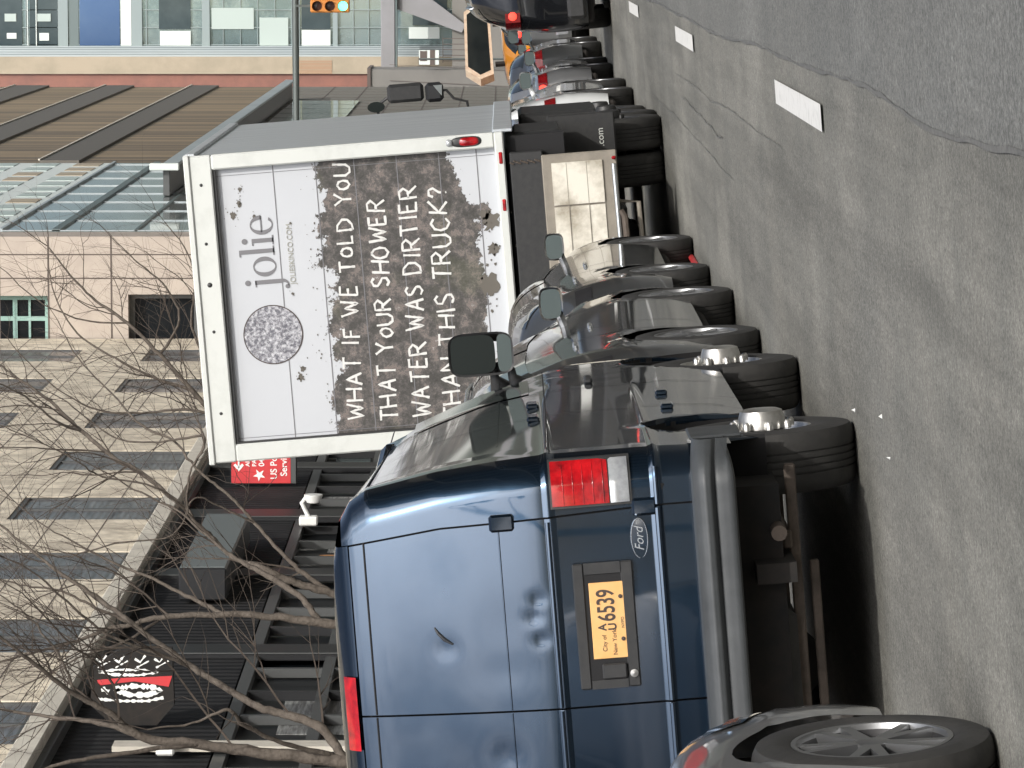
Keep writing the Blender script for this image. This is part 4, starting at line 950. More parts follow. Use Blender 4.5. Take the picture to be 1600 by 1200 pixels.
fy = SY - .012; star = []
for k in range(10):
    a = math.pi / 2 + .2 + k * math.pi / 5; r_ = .105 if k % 2 == 0 else .042; star.append((-8.80 + r_ * math.cos(a), 5.28 + r_ * math.sin(a)))
MB().prism(star, fy - .002, fy).build('star', 'white', rsn)
arw = MB().box(-8.68, -8.28, fy - .002, fy, 5.60, 5.63)
arw.prism([(-8.74, 5.615), (-8.64, 5.70), (-8.61, 5.67), (-8.67, 5.615), (-8.61, 5.56), (-8.64, 5.53)], fy - .002, fy).prism([(-8.22, 5.615), (-8.32, 5.70), (-8.35, 5.67), (-8.29, 5.615), (-8.35, 5.56), (-8.32, 5.53)], fy - .002, fy)
arw.build('double_arrow', 'white', rsn)
for s_, z, sz, x in (('ALERT', 5.44, .095, -8.66), ('PARKING', 5.33, .095, -8.66), ('04', 5.20, .13, -8.66), ('US Postal', 4.995, .15, -8.87), ('Service', 4.83, .15, -8.82)):
    text(s_, 'white', rsn, 'sign_writing', sz, (x, fy, z), bold=.002)
bs = onface('round_blade_sign', 'black blade sign with white marks and a red band on the storefront', 'sign')
BY = 46.9; ox_, oz_ = .50, -1.07
def q_(x, z): return (x * 1.0 + .0, z + oz_)
def sh(pts): return [(-8.15 + (x + 8.15) * .78 - .0, z * 1.0 + oz_) for x, z in pts]
MB().prism(sh([(-8.02, 6.12), (-8.85, 6.10), (-9.15, 6.30), (-9.15, 6.80), (-8.85, 7.05), (-8.30, 7.02), (-8.02, 6.7)]), BY, BY + .14).build('sign_case', 'dark', bs)
bw = MB(); by = BY - .004; rs2 = random.Random(4)
def brush(pts, w0):      # a ragged painted ribbon
    pts = sh(pts); dn = []
    for (a, b_), (c, d) in zip(pts, pts[1:]):
        n = max(2, int(math.hypot(c - a, d - b_) / .02)); dn += [(a + (c - a) * k / n, b_ + (d - b_) * k / n) for k in range(n)]
    dn.append(pts[-1]); v = []
    for k, (a, b_) in enumerate(dn):
        p0 = dn[max(k - 1, 0)]; p1 = dn[min(k + 1, len(dn) - 1)]; dx, dz = p1[0] - p0[0], p1[1] - p0[1]; l = math.hypot(dx, dz) or 1; ww = w0 * rs2.uniform(.35, 1.3); v += [(a - dz / l * ww, by - .001, b_ + dx / l * ww), (a + dz / l * ww, by - .001, b_ - dx / l * ww)]
    bw.add(v, [(2 * k, 2 * k + 1, 2 * k + 3, 2 * k + 2) for k in range(len(dn) - 1)])
for z0 in (6.20, 6.42, 6.66, 6.86): brush([(-8.12, z0), (-8.22, z0 + .06), (-8.17, z0 + .12)], .012); brush([(-8.20, z0 - .04), (-8.30, z0 + .1)], .010)
brush([(-8.36, 6.95), (-8.40, 6.80), (-8.41, 6.50), (-8.37, 6.28), (-8.33, 6.45), (-8.33, 6.75), (-8.36, 6.95)], .016)
brush([(-8.62, 6.78), (-8.70, 6.60), (-8.70, 6.40), (-8.64, 6.26), (-8.58, 6.36), (-8.57, 6.58), (-8.62, 6.78)], .030)
brush([(-8.76, 6.96), (-8.79, 6.70), (-8.79, 6.40), (-8.74, 6.22)], .018); brush([(-8.60, 6.92), (-8.66, 6.84)], .03)
bw.build('white_marks', 'white', bs)
MB().prism(sh([(-8.42, 6.12), (-8.58, 6.16), (-8.54, 6.35), (-8.50, 6.55), (-8.56, 6.95), (-8.48, 6.97), (-8.45, 6.70), (-8.44, 6.45)]), by - .002, by).build('red_band', 'signred', bs)
fl = onface('flood_lamp', 'white security lamp on an angled arm, fixed over the storefront beside the red sign', 'lamp', 'white lamps fixed to the storefront')
a = Pg(482, 806, x=-8.8)
MB().box(FX + .06, FX + .20, a.y - .12, a.y + .12, a.z - .14, a.z + .14, .02).build('bracket', 'white', fl)
MB().tube([(FX + .18, a.y, a.z), (FX + .40, a.y, a.z + .10), (FX + .50, a.y - .05, a.z + .02)], .035, 10).build('arm', 'white', fl, True)
MB().lathe([(.02, .12), (.10, .10), (.14, .0), (.14, -.02), (.001, -.03)], (FX + .52, a.y - .1, a.z - .08), 'x', 20, -1).build('lamp_head', 'white', fl, True)
fl = onface('flood_lamp', 'small white lamp under the black round blade sign', 'lamp', 'white lamps fixed to the storefront')
a = Pg(258, 1146, x=-8.7)
MB().box(FX + .06, FX + .16, a.y - .06, a.y + .06, a.z - .10, a.z + .10, .02).build('bracket', 'white', fl)
MB().lathe([(.02, .06), (.06, .05), (.075, .0), (.001, -.01)], (FX + .22, a.y, a.z), 'x', 16, -1).build('lamp_head', 'white', fl, True)

# limestone building above the ledge
sb = bld('stone_building', 'beige limestone building with slatted windows above the black storefront')
rowz = [(6.72, 8.95), (10.40, 12.6), (14.1, 16.3), (17.8, 20)]
wins = [(64.05 + 6.0 * k, 66.7 + 6.0 * k, z0, z1) for z0, z1 in rowz for k in range(-6, 5)]
YE = 93.0; ycuts = sorted(set([20, YE] + [v for w_ in wins for v in w_[:2]])); zc = [ZL1 - .02] + [v for r_ in rowz for v in r_] + [24]
wb = MB()
for a_, b_ in zip(ycuts, ycuts[1:]):
    for c, d in zip(zc, zc[1:]):
        if not any(w_[0] <= a_ + .01 and b_ <= w_[1] + .01 and w_[2] <= c + .01 and d <= w_[3] + .01 for w_ in wins):
            wb.add([(FX + .02, a_, c), (FX + .02, b_, c), (FX + .02, b_, d), (FX + .02, a_, d)], [(0, 1, 2, 3)])
for y0, y1, z0, z1 in wins:
    q = [(y0, z0), (y1, z0), (y1, z1), (y0, z1)]
    for (a_, b_), (c, d) in zip(q, q[1:] + q[:1]): wb.add([(FX + .02, a_, b_), (FX + .02, c, d), (FX - .03, c, d), (FX - .03, a_, b_)], [(0, 1, 2, 3)])
wb.add([(FX + .02, 20, 24), (FX + .02, YE, 24), (FX - 12, YE, 24), (FX - 12, 20, 24)], [(0, 1, 2, 3)]); wb.box(FX - 12, FX - .5, 20, YE, ZL0 - .5, 23.9)
wb.build('wall', 'stone', sb)
for y0, y1, z0, z1 in wins:
    if y1 < 46 or (z0 > 9 and y1 < 64) or z0 > 13.5: continue
    wo = MB().box(FX - .07, FX + .005, y0, y0 + .08, z0, z1).box(FX - .07, FX + .005, y1 - .08, y1, z0, z1).box(FX - .07, FX + .005, y0 + .08, y1 - .08, z1 - .08, z1).box(FX - .07, FX + .005, y0 + .08, y1 - .08, z0, z0 + .08).box(FX - .07, FX + .005, (y0 + y1) / 2 - .04, (y0 + y1) / 2 + .04, z0 + .08, z1 - .08).build('window', 'greyframe', sb)
    MB().box(FX - .05, FX - .025, y0 + .08, y1 - .08, z0 + .08, z1 - .08).build('pane', 'winglass', wo)
for z in (13.4,): MB().box(FX + .02, FX + .06, 20, YE, z - .08, z + .08).build('string_course', 'stone', sb)
bj = MB()                                             # fine block joints
for z in (7.4, 8.2, 9.25, 10.1, 11, 11.8, 12.9): bj.box(FX + .0205, FX + .0235, 40, YE, z - .008, z + .008)
for k in range(11):
    for dy in (.9, 2.3): bj.box(FX + .0205, FX + .0230, 66.7 + 6 * (k - 5) + dy, 66.7 + 6 * (k - 5) + dy + .016, 6.7, 13.3)
bj.build('block_joints', 'joint', sb)
# pink granite corner block whose end wall faces up the street
pv = bld('granite_pavilion', 'pink granite corner block with teal window and street lamp in front')
PYF = 93.1; PX = -6.71; k_ = .98; wv_ = MB()
holes = [(-9.3, -8.0, 8.1, 9.64), (-9.3, -8.03, 11.43, 13.6), (-9.3, -8.03, 15.4, 17.6)]
xcut = [-20, -9.3, -8.03, -8.0, PX]; zcut = [-2, 8.1, 9.64, 11.43, 13.6, 15.4, 17.6, 26]
for a_, b_ in zip(xcut, xcut[1:]):
    for c, d in zip(zcut, zcut[1:]):
        if any(h[0] <= a_ + .01 and b_ <= h[1] + .01 and h[2] <= c + .01 and d <= h[3] + .01 for h in holes): continue
        wv_.add([(a_, PYF, c), (b_, PYF, c), (b_, PYF, d), (a_, PYF, d)], [(0, 1, 2, 3)])
for h in holes:
    q = [(h[0], h[2]), (h[1], h[2]), (h[1], h[3]), (h[0], h[3])]
    for (a_, b_), (c, d) in zip(q, q[1:] + q[:1]): wv_.add([(a_, PYF, b_), (c, PYF, d), (c, PYF + .8, d), (a_, PYF + .8, b_)], [(0, 1, 2, 3)])
wv_.add([(PX, PYF, -2), (PX, PYF + 1.5, -2), (PX, PYF + 1.5, 26), (PX, PYF, 26)], [(0, 1, 2, 3)]); wv_.box(-20, -9.2, PYF + .9, PYF + 1.5, 0, 26)
wv_.build('wall', 'pink', pv)
for z in (7.0, 8.05, 10.01, 11.41, 12.5, 14.2): MB().box(-7.98 if 8.1 < z < 9.7 else -9.3, PX, PYF - .006, PYF - .001, z - .018, z + .018).build('joint', 'joint', pv)
for x in (-7.11, -7.64): MB().box(x - .014, x + .014, PYF - .005, PYF - .0005, 3, 25).build('joint', 'joint', pv)
for h, fm in ((holes[0], 'greyframe'), (holes[1], 'teal'), (holes[2], 'teal')):
    x0, x1, z0, z1 = h; yb = PYF + .35; f = MB().box(x0, x1, yb, yb + .1, z1 - .12, z1).box(x0, x1, yb, yb + .1, z0, z0 + .10).box(x1 - .12, x1, yb, yb + .1, z0 + .10, z1 - .12).box(x0, x0 + .12, yb, yb + .1, z0 + .10, z1 - .12)
    if fm == 'teal': f.box(-8.62, -8.52, yb, yb + .1, z0 + .10, z1 - .12).box(x0 + .12, x1 - .12, yb + .005, yb + .09, z0 + .72, z0 + .82).box(x0 + .12, x1 - .12, yb + .006, yb + .08, z0 + .42, z0 + .47)
    fo_ = f.build('window', fm, pv); MB().box(x0 + .02, x1 - .02, yb + .06, yb + .075, z0 + .02, z1 - .02).build('pane', 'dglass', fo_)
MB().box(-8.02, -7.98, PYF - .3, PYF, 8.0, 8.06)
# grey glass building and louvred building, both set forward
gx = -6.70; GY0, GY1, LY1 = 94.65, 122.8, 183.8
gb = bld('glass_building', 'grey glass fronted building with bright upper panels beyond the granite block')
MB().box(-20, gx, GY0, GY1, -2, 11.3).build('glass_wall', 'glassgrey', gb)
MB().box(-20, gx + .05, GY0, GY1, 11.3, 11.48).build('dark_joint', 'mull', gb)
MB().box(-20, gx + .002, GY0, GY1, 11.48, 12.6).build('glass_band', 'glassgrey', gb)
MB().box(-20, gx + .06, GY0, GY1, 12.6, 12.68).build('pale_rail', 'paleblue', gb)
MB().box(-20, gx + .004, GY0, GY1, 12.68, 30).build('white_panel', 'whitepan', gb)
MB().box(gx, gx + .04, GY0, GY1, 9.55, 9.62).build('dark_joint', 'mull', gb)
rg_ = random.Random(9)
for k in range(12):
    y0 = GY0 + .5 + 2.35 * k
    for z0, z1 in ((12.95, 13.7), (14.2, 14.9), (15.4, 16.2)): MB().box(gx, gx + .02, y0, y0 + 1.5, z0, z1).build('window', rg_.choice(('beige', 'pale_win', 'pale_win')), gb)
for k in range(9): MB().box(gx, gx + .025, GY0 + 3.4 * k, GY0 + 3.4 * k + .05, 0, 12.6).build('mullion', 'paleblue', gb)
for (y0, y1) in ((97.5, 101.5), (105, 109), (112.5, 116.5), (119, 122)): MB().box(gx + .002, gx + .05, y0, y1, 4, 8.6).build('pink_pier', 'pink', gb)
lb = bld('louvred_building', 'brown louvred building with grey bands beyond the glass one')
MB().box(-25, gx, GY1 + .05, LY1, 10.7, 40).build('wall', 'louver', lb)
MB().box(-25, gx + .01, GY1 + .05, LY1, -2, 10.7).build('stone_base', 'tile', lb)
for z0, z1 in ((21.1, 22.6), (17.39, 18.65), (13.7, 14.87), (24.8, 26.2)):
    MB().box(gx, gx + .08, GY1 + .05, LY1, z0, z1).build('band', 'band', lb); MB().box(gx + .08, gx + .12, GY1 + .05, LY1, z1 - .03, z1 + .03).build('band_edge', 'ledge', lb)
jt = MB()
for z in (1.6, 3.0, 4.4, 5.8, 7.2, 8.6): jt.box(gx + .011, gx + .02, GY1 + .1, LY1, z - .02, z + .02)
for k in range(20): jt.box(gx + .011, gx + .019, GY1 + 1 + 3 * k, GY1 + 1.06 + 3 * k, -1, 10.4)
jt.build('tile_joint', 'joint', lb)
cn = onface('street_canopy', 'long silver canopy projecting from the louvred building over the pavement', 'canopy')
MB().box(gx + .01, -5.98, 107.2, 170, 9.80, 9.98, .02).build('canopy_roof', 'greyframe', cn)
MB().box(-5.98, -5.90, 107.2, 170, 9.66, 10.08, .02).build('canopy_edge', 'paleblue', cn)
MB().box(-6.02, -5.84, 106.9, 107.2, 9.55, 10.30, .02).build('canopy_cap', 'whitepan', cn)
for k in range(11): MB().box(gx + .02, gx + .06, GY1 + 1 + 4 * k, GY1 + 4.7 + 4 * k, 7.0, 9.6).build('glass_panel', 'glassgrey', cn)

# far curtain-walled building facing up the street
fb = bld('curtain_wall_building', 'pale blue glass tower facing up the street at the end of the row')
FY = 220.0
MB().box(-30, -7.32, FY - .3, FY + 20, -5, 50).build('granite_pier', 'redgran', fb)
MB().box(-7.32, -6.42, FY - .5, FY + 20, -5, 50).build('beige_pier', 'beige', fb)
MB().box(-6.42, -5.88, FY - .4, FY + 20, -5, 50).build('pale_fascia', 'paleblue', fb)
MB().box(-5.88, -3.0, FY + .2, FY + 20, -5, 50).build('glass_wall', 'curtain', fb)
for x in (-5.82, -4.92, -4.0, -3.3): MB().box(x - .018, x + .018, FY + .10, FY + .2, -5, 50).build('mullion', 'spandrel', fb)
for z in (27.0, 26.2, 22.4, 19.9, 15.9, 15.0, 14.1, 13.2, 9.1, 8.3): MB().box(-5.88, -3.0, FY + .13, FY + .2, z - .015, z + .015).build('mullion', 'spandrel', fb)
for z, z1 in ((24.0, 24.52), (20.13, 20.68), (16.6, 17.0), (11.9, 12.33), (9.92, 10.16)): MB().box(-5.88, -3.0, FY + .02, FY + .12, z, z1).build('spandrel', 'spandrel', fb)
for gi, (x0, x1, z0, z1, m) in enumerate(((-5.86, -3.0, 24.55, 26.0, 'curtain_d'), (-5.86, -3.0, 26.4, 27.6, 'curtain_d'), (-5.86, -3.0, 23.45, 23.95, 'mull'), (-5.86, -3.0, 21.3, 23.4, 'curtain_b'), (-5.0, -3.0, 17.6, 19.25, 'curtain_d'), (-5.86, -3.0, 20.7, 21.25, 'whitepan'), (-5.86, -5.1, 17.6, 19.2, 'whitepan'), (-5.0, -3.9, 14.3, 16.5, 'pale_win'), (-5.86, -5.05, 10.3, 11.8, 'whitepan'), (-5.0, -3.0, 10.3, 11.8, 'curtain_d'), (-5.86, -4.4, 12.5, 14.0, 'pale_win'), (-4.8, -3.0, 4.2, 6.0, 'curtain_d'), (-5.5, -4.9, 4.6, 6.2, 'whitepan'), (-5.5, -5.2, 26.7, 27.2, 'whitepan'), (-5.6, -5.2, 25.0, 25.5, 'whitepan'), (-4.6, -4.2, 24.9, 25.6, 'pale_win'), (-4.6, -4.2, 26.7, 27.3, 'pale_win'))):
    MB().box(x0, x1, FY + .10 - .003 * gi, FY + .17, z0, z1).build('glass_panel', m, fb)  # panel colours stand in for reflections in the tower's glass
for z in (25.65, 26.1): MB().tube([(-5.86, FY + .05, z), (-3.0, FY + .05, z)], .03, 6).build('lattice_rail', 'whitepan', fb)
for x in (-6.30, -6.18, -6.05, -5.94): MB().box(x - .012, x + .012, FY - .42, FY - .4, -5, 50).build('fascia_line', 'mull', fb)
MB().box(-7.31, -6.62, FY - .52, FY - .50, 10.2, 11.9).build('brick_infill', 'cream_d', fb)
for x in (-7.1, -6.9, -6.72): MB().box(x - .01, x + .01, FY - .53, FY - .52, 10.2, 11.9).build('infill_line', 'beige', fb)
gw = onface('boundary_wall', 'grey concrete wall at the far corner below the glass tower', 'wall')
MB().box(-25, -6.85, FY - 8, FY - 3, -6, 7.95).build('wall_face', 'greywall', gw)
MB().box(-25, -6.78, FY - 8.1, FY - 3, 7.95, 8.12).build('coping', 'joint', gw)
for k in range(3): MB().tube([(-8.6 + .8 * k, FY - 8.05, -4), (-8.5 + .8 * k, FY - 8.05, 1), (-8.2 + .8 * k, FY - 8.05, 7)], .015, 4).build('crack', 'joint', gw)
MB().box(-25, -3.0, FY - 3, FY - .9, -6, 3.9).build('low_wall', 'greywall', gw)
ob = onface('overhead_walkway', 'grey concrete beam crossing high up in front of the glass tower', 'bridge')
MB().box(-6.98, 14, FY - 4, FY - 2.6, 6.83, 7.54, .02).build('beam', 'beamgrey', ob)
MB().box(-6.97, 14, FY - 4.02, FY - 2.6, 6.72, 6.80).build('beam_edge', 'mull', ob)
MB().prism([(-3.2, 6.70), (-3.9, 6.70), (-5.1, 3.4), (-4.7, 3.2), (-3.2, 5.2)], FY - 3.7, FY - 3.0).build('gusset', 'beamgrey', ob)
MB().box(12.5, 14, FY - 4.2, FY - 2.4, -3, 8.7).build('pier', 'beamgrey', ob)
fg = onface('banner_pole', 'small striped banner and railing by the far grey wall', 'banner')
by0 = FY - 8.6; f_ = by0 / 220
MB().box(-6.75 * f_ - .1, -6.1 * f_, by0, by0 + .05, 4.5, 5.5).build('banner', 'whitepan', fg)
MB().box(-6.76 * f_ - .1, -6.09 * f_, by0 - .02, by0 + .06, 4.7, 4.95).build('banner_stripe', 'joint', fg); MB().box(-6.4, -5.9, by0 - .02, by0 + .06, 5.1, 5.45).build('banner_stripe', 'joint', fg)
MB().tube([(-6.3, by0, -3), (-6.3, by0, 5.5)], .05, 8).build('pole', 'pole', fg)
for k in range(5): MB().tube([(-6.4 + .28 * k, by0 + .1, 2.7), (-6.4 + .28 * k, by0 + .1, 4.3)], .02, 6).build('railing_bar', 'joint', fg)
for z in (2.75, 4.3): MB().tube([(-6.5, by0 + .1, z), (-5.2, by0 + .1, z)], .02, 6).build('railing_rail', 'joint', fg)
# opposite side of the street (seen in paint and glass)
for i, (y0, y1, h, m, lab) in enumerate(((-110, -62, 12, 'brick', 'red brick block farthest behind the camera on the opposite pavement'), (-22, 24, 20, 'concwall', 'pale stone block beside the camera on the opposite pavement'), (26, 80, 23, 'brick', 'red brick block ahead of the camera on the opposite pavement'), (82, 150, 22, 'concwall', 'pale stone block farther ahead on the opposite pavement'))):
    ob_ = bld('facing_building', lab, group='buildings across the street')
    MB().box(16.5, 30, y0, y1, 0, h).build('wall', m, ob_)
    for fl_ in range(int(h // 3.6)): MB().box(16.36, 16.5, y0, y1, 3.45 + 3.6 * fl_, 3.85 + 3.6 * fl_).build('string_course', 'ledge' if fl_ % 2 else 'stone', ob_)
    for fl_ in range(int(h // 3.6)):
        for k in range(int((y1 - y0) // 4)):
            if (fl_ + k * 3 + i) % 1 == 0: MB().box(16.44, 16.52, y0 + 1.2 + 4 * k, y0 + 3 + 4 * k, 1.2 + 3.6 * fl_, 3.2 + 3.6 * fl_).build('window', 'glass_g', ob_)

ob_ = bld('brick_row', 'low dark brick row behind the camera on the near pavement', group='buildings behind the camera')
MB().box(-22, -9, -120, 27.5, -2, 4.6).build('wall', 'brick', ob_)
for k in range(28): MB().box(-9.02, -8.96, -115 + 5 * k, -112 + 5 * k, .9, 3.4).build('window', 'glass_g', ob_)
# ------------------------------------------------------------------ street lamps and the signal
def street_lamp(px_, py_, y, label, crook=1.0):
    head = Pg(px_, py_, y=y); x = head.x; z = head.z
    o = empty('street_lamp', (x, y, -.4), 0, label, 'street lamp', 'old-fashioned green street lamps'); zl = z + .4; c = crook
    MB().lathe([(.14, -.30), (.19, -.22), (.20, -.02), (.17, .06), (.10, .14), (.06, .22), (.045, .50)], (0, 0, zl), 'z', 20).build('lamp_hood', 'lampgreen', o, True)
    MB().lathe([(.135, -.30), (.15, -.36), (.13, -.50), (.05, -.62), (.001, -.64)], (0, 0, zl), 'z', 16).build('lamp_globe', 'lampglass', o, True)
    pts = [(.0, 0, zl + .45), (0, 0, zl + .85)]
    MB().tube(pts, [.04, .03], 10).build('stem', 'lampgreen', o, True)
    MB().tube([(-.03, 0, zl + .72), (-.32 * c, 0, zl + .76), (-.55 * c, 0, zl + .55), (-.72 * c, 0, zl + .1), (-.80 * c, 0, zl - .6), (-.82 * c, 0, zl - 2), (-.82 * c, 0, 0)], [.03, .035, .04, .045, .05, .07, .10], 10).build('post', 'lampgreen', o, True)
    MB().tube([(-.10, 0, zl + .62), (.18, 0, zl + .66)], .022, 8).build('cross_arm', 'lampgreen', o, True)
    return plumb(o)
street_lamp(252, 394, 70, 'teardrop street lamp hanging in front of the pink granite wall')
street_lamp(205, 279, 100, 'upper of two distant street lamps beside the louvred building')
street_lamp(275, 274, 104, 'lower distant street lamp next to the truck corner')
sg = plumb(empty('traffic_signal', (0, 0, 0), 0, 'yellow traffic signal showing green on a long mast arm', 'traffic light'))
a = Pg(463, 186, y=110); b_ = Pg(463, 0, y=110)
MB().tube([(a.x - .2, 110, a.z), (b_.x + 12, 110, a.z + .05)], [.085, .13], 12).build('mast_arm', 'pole', sg, True)
MB().tube([(b_.x + 12, 110, -1), (b_.x + 12, 110, a.z + .6)], .15, 12).build('mast', 'pole', sg, True)
s0 = Pg(486, 9, y=110); hx = s0.x; hz1 = s0.z; hh = 1.02
MB().box(hx - .17, hx + .17, 109.58, 109.84, hz1 - hh, hz1, .03).build('signal_head', 'sigyel', sg)
MB().box(hx - .03, hx + .03, 109.75, 109.95, hz1 - .1, a.z).build('hanger', 'pole', sg)
for k, m in enumerate(('sigdark', 'sigdark', 'green_lit')):
    cz = hz1 - .18 - .335 * k
    MB().lathe([(.001, .02), (.12, 0)], (hx, 109.57, cz), 'y', 24, -1).build('lens', m, sg)
    MB().grid(20, 3, lambda i, j: (hx + .135 * math.cos(R(-20 + 220 * i)), 109.58 - .18 * j, cz + .135 * math.sin(R(-20 + 220 * i)))).build('visor', 'sigyel' if k < 2 else 'lampgreen', sg, True)

# ------------------------------------------------------------------ bare street trees
def tree(label, limbs, seed, ground_pt, ntw=1.25):
    rt_ = random.Random(seed); o = empty('bare_tree', (0, 0, 0), 0, label, 'tree', 'leafless street trees'); tb = MB(); tw = MB()
    def twigs(p, d, L_, r, depth):
        n = max(3, int(L_ / .13)); pts = [p]; rad = [r]; q = Vector(p); dd = Vector(d)
        for i in range(n):
            dd = (dd + Vector((rt_.gauss(0, .13), rt_.gauss(0, .13), rt_.gauss(.035, .12)))).normalized(); q = q + dd * (L_ / n); pts.append(q.copy()); rad.append(r * (1 - .75 * (i + 1) / n))
            if depth > 0 and rt_.random() < .55 * ntw:
                a_ = rt_.uniform(0, 6.28); ort = dd.orthogonal().normalized(); ort.rotate(Matrix.Rotation(a_, 3, dd))
                nd = (dd * .8 + ort * rt_.uniform(.45, .9)).normalized(); twigs(q.copy(), nd, L_ * rt_.uniform(.35, .65), rad[-1] * .7, depth - 1)
        tw.tube(pts, rad, 4, False)
    for limb in limbs:
        pts = [P(a, b, y=c) for a, b, c, r in limb]; rad = [r * .66 for *_, r in limb]
        # smooth the limb
        dn = []; rn = []
        for i in range(len(pts) - 1):
            p0 = pts[max(i - 1, 0)]; p1 = pts[i]; p2 = pts[i + 1]; p3 = pts[min(i + 2, len(pts) - 1)]
            for k in range(6):
                t = k / 6; dn.append(.5 * ((2 * p1) + (p2 - p0) * t + (2 * p0 - 5 * p1 + 4 * p2 - p3) * t * t + (3 * p1 - p0 - 3 * p2 + p3) * t ** 3) + Vector((rt_.gauss(0, .004), rt_.gauss(0, .004), rt_.gauss(0, .004)))); rn.append((rad[i] + (rad[i + 1] - rad[i]) * t) * rt_.uniform(.93, 1.08))
        dn.append(pts[-1]); rn.append(rad[-1]); tb.tube(dn, rn, 9)
        for i in range(4, len(dn)):
            if rt_.random() < (.34 if rn[i] < .04 else .14) * ntw * min(1, max(.12, (dn[i].z - 3.6) / 2.2)):
                d = (dn[i] - dn[i - 1]).normalized(); ort = d.orthogonal().normalized(); ort.rotate(Matrix.Rotation(rt_.uniform(0, 6.28), 3, d))
                nd = (d * .75 + ort * rt_.uniform(.5, .95)).normalized()
                twigs(dn[i].copy(), nd, rt_.uniform(.5, 1.9) * min(1.2, .5 + 18 * rn[i]), min(.011, rn[i] * .5), 2)
        twigs(dn[-1], (dn[-1] - dn[-2]).normalized(), 1.2, rn[-1], 2)
    if ground_pt:
        a = P(*ground_pt[:2], y=ground_pt[2]); g = ground_pt[3]
        tb.tube([(a.x - .15, a.y, .1), (a.x - .13, a.y, .5), (a.x - .06, a.y, a.z * .6), (a.x, a.y, a.z)], [g * 1.5, g * 1.2, g * 1.05, g], 14)
    tb.build('trunk', 'bark', o, True, 80); tw.build('crown', 'twig', o, True, 80)
    return o
tree('bare tree nearest the camera, its pale forked trunk rising behind the van', [
 [(560, 1192, 28, .075), (500, 1185, 28, .068), (420, 1177, 28, .062), (315, 1163, 28, .055), (224, 1153, 28, .045), (168, 1111, 27.9, .032), (119, 1086, 27.8, .026), (45, 1030, 27.6, .02), (0, 995, 27.5, .016)],
 [(540, 1188, 28, .05), (504, 1139, 28.1, .050), (455, 1118, 28.2, .045), (402, 1104, 28.3, .040), (332, 1062, 28.5, .036), (297, 1041, 28.6, .034), (210, 978, 28.8, .030), (150, 932, 29, .025), (87, 890, 29.1, .018), (0, 820, 29.3, .012)],
 [(224, 1153, 28, .035), (168, 1132, 28, .028), (91, 1121, 28.2, .020), (35, 1114, 28.3, .016), (-40, 1100, 28.4, .012)],
 [(520, 1180, 28, .03), (440, 1160, 27.8, .024), (380, 1132, 27.6, .020), (355, 1108, 27.5, .017), (300, 1130, 27.5, .012), (230, 1140, 27.4, .008)],
 [(297, 1041, 28.6, .022), (240, 1020, 28.5, .018), (160, 985, 28.4, .014), (60, 900, 28.3, .010)],
 [(315, 1163, 28, .02), (230, 1172, 27.8, .024), (110, 1190, 27.6, .020), (40, 1215, 27.5, .016)],
 [(119, 1086, 27.8, .016), (90, 1020, 27.8, .012), (40, 960, 27.8, .009), (0, 930, 27.8, .007)],
], 3, (560, 1192, 28, .078))
tree('second bare tree, its trunk beside the van roof just left of the first one', [
 [(545, 978, 33, .060), (500, 974, 33, .056), (437, 964, 33, .046), (350, 960, 33, .040), (252, 964, 33, .034), (210, 975, 33, .030), (175, 981, 33, .028), (122, 1000, 33, .020), (70, 1016, 33, .016), (0, 1034, 33, .012)],
 [(500, 974, 33, .045), (472, 936, 33.2, .040), (420, 901, 33.4, .035), (378, 878, 33.6, .026), (342, 853, 33.7, .020), (280, 800, 33.9, .014), (200, 760, 34, .010)],
 [(350, 960, 33, .030), (300, 935, 33.2, .026), (240, 905, 33.4, .020), (190, 885, 33.5, .016), (120, 850, 33.6, .012), (60, 815, 33.7, .008)],
 [(210, 975, 33, .022), (150, 950, 33, .018), (100, 925, 33, .014), (40, 915, 33, .011), (0, 905, 33, .009)],
 [(252, 964, 33, .02), (200, 1000, 33.2, .016), (120, 1030, 33.3, .012), (30, 1075, 33.4, .009)],
], 8, (545, 978, 33, .064))
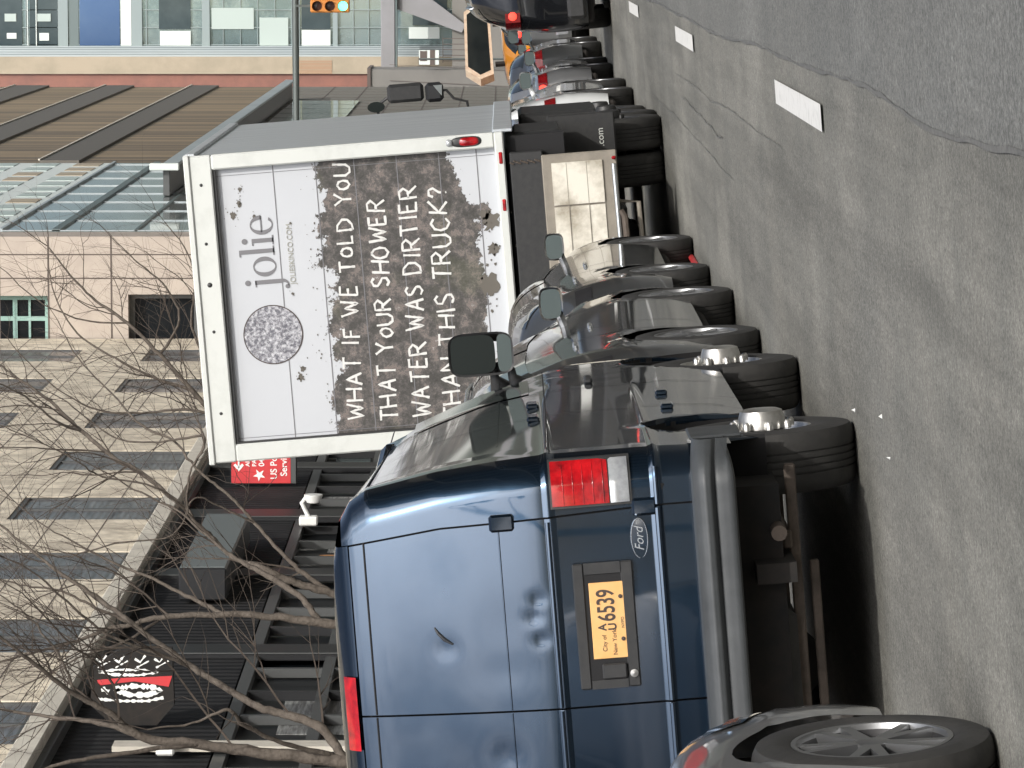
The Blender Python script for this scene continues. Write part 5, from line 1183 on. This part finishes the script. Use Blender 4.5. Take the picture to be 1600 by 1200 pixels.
tree('third bare tree, leaning over the pavement with long thin limbs', [
 [(560, 940, 38, .062), (524, 929, 38, .058), (477, 915, 38, .054), (448, 905, 38, .048), (412, 888, 38, .042), (377, 877, 38.2, .036), (355, 864, 38.3, .030), (331, 838, 38.4, .028), (303, 814, 38.5, .026), (292, 797, 38.5, .024), (227, 744, 38.8, .036), (176, 713, 39, .032), (127, 673, 39.2, .030), (79, 628, 39.4, .024), (28, 591, 39.6, .018), (0, 571, 39.8, .014)],
 [(524, 929, 38, .040), (477, 898, 38.2, .034), (444, 868, 38.4, .028), (399, 819, 38.6, .024), (368, 784, 38.8, .022), (329, 751, 39, .020), (303, 728, 39.1, .020), (272, 690, 39.3, .018), (221, 665, 39.5, .018), (176, 617, 39.8, .014), (122, 560, 40, .010), (90, 500, 40.2, .007)],
 [(331, 838, 38.4, .020), (295, 801, 38.3, .018), (297, 740, 38.2, .014), (320, 690, 38.1, .012), (300, 640, 38, .009), (280, 600, 38, .006)],
 [(127, 673, 39.2, .024), (90, 660, 39, .018), (40, 620, 38.8, .014), (0, 600, 38.6, .010)],
 [(303, 728, 39.1, .018), (320, 683, 39.2, .020), (270, 688, 39.2, .016), (200, 690, 39.3, .014), (150, 665, 39.4, .012), (100, 625, 39.5, .009)],
 [(399, 819, 38.6, .016), (340, 790, 38.5, .013), (303, 780, 38.4, .012), (270, 835, 38.3, .012), (180, 850, 38.2, .012), (100, 870, 38.1, .010), (50, 860, 38, .007)],
 [(292, 797, 38.5, .018), (240, 760, 38.3, .015), (160, 745, 38.2, .012), (120, 720, 38, .010), (60, 690, 37.9, .008), (0, 665, 37.8, .006)],
], 15, (560, 940, 38, .066))
tree('fourth and farthest bare tree, thin branches across the pink granite wall', [
 [(420, 700, 60, .07), (340, 650, 60, .06), (300, 610, 60, .055), (250, 555, 60.3, .045), (200, 505, 60.6, .036), (150, 470, 61, .030), (110, 430, 61.3, .022), (75, 385, 61.6, .015)],
 [(300, 610, 60, .04), (240, 590, 60, .032), (180, 560, 60, .026), (120, 520, 60.3, .020), (85, 460, 60.5, .014), (75, 400, 60.6, .010)],
 [(250, 555, 60.3, .035), (280, 500, 60.5, .028), (260, 450, 60.7, .022), (210, 405, 60.9, .016), (175, 372, 61, .010)],
 [(340, 650, 60, .035), (290, 640, 60, .03), (220, 645, 60, .024), (150, 640, 60, .020), (80, 600, 60, .015), (20, 540, 60, .010)],
 [(330, 580, 60, .035), (300, 510, 60, .028), (305, 440, 60, .020), (290, 390, 60, .014), (260, 350, 60, .010)],
 [(200, 505, 60.6, .022), (130, 500, 60.6, .018), (60, 470, 60.6, .014), (10, 425, 60.6, .010)],
], 23, (420, 700, 60, .085), 1.0)
for o in bpy.data.objects:
    for k in ('_s',):
        if k in o.keys(): del o[k]
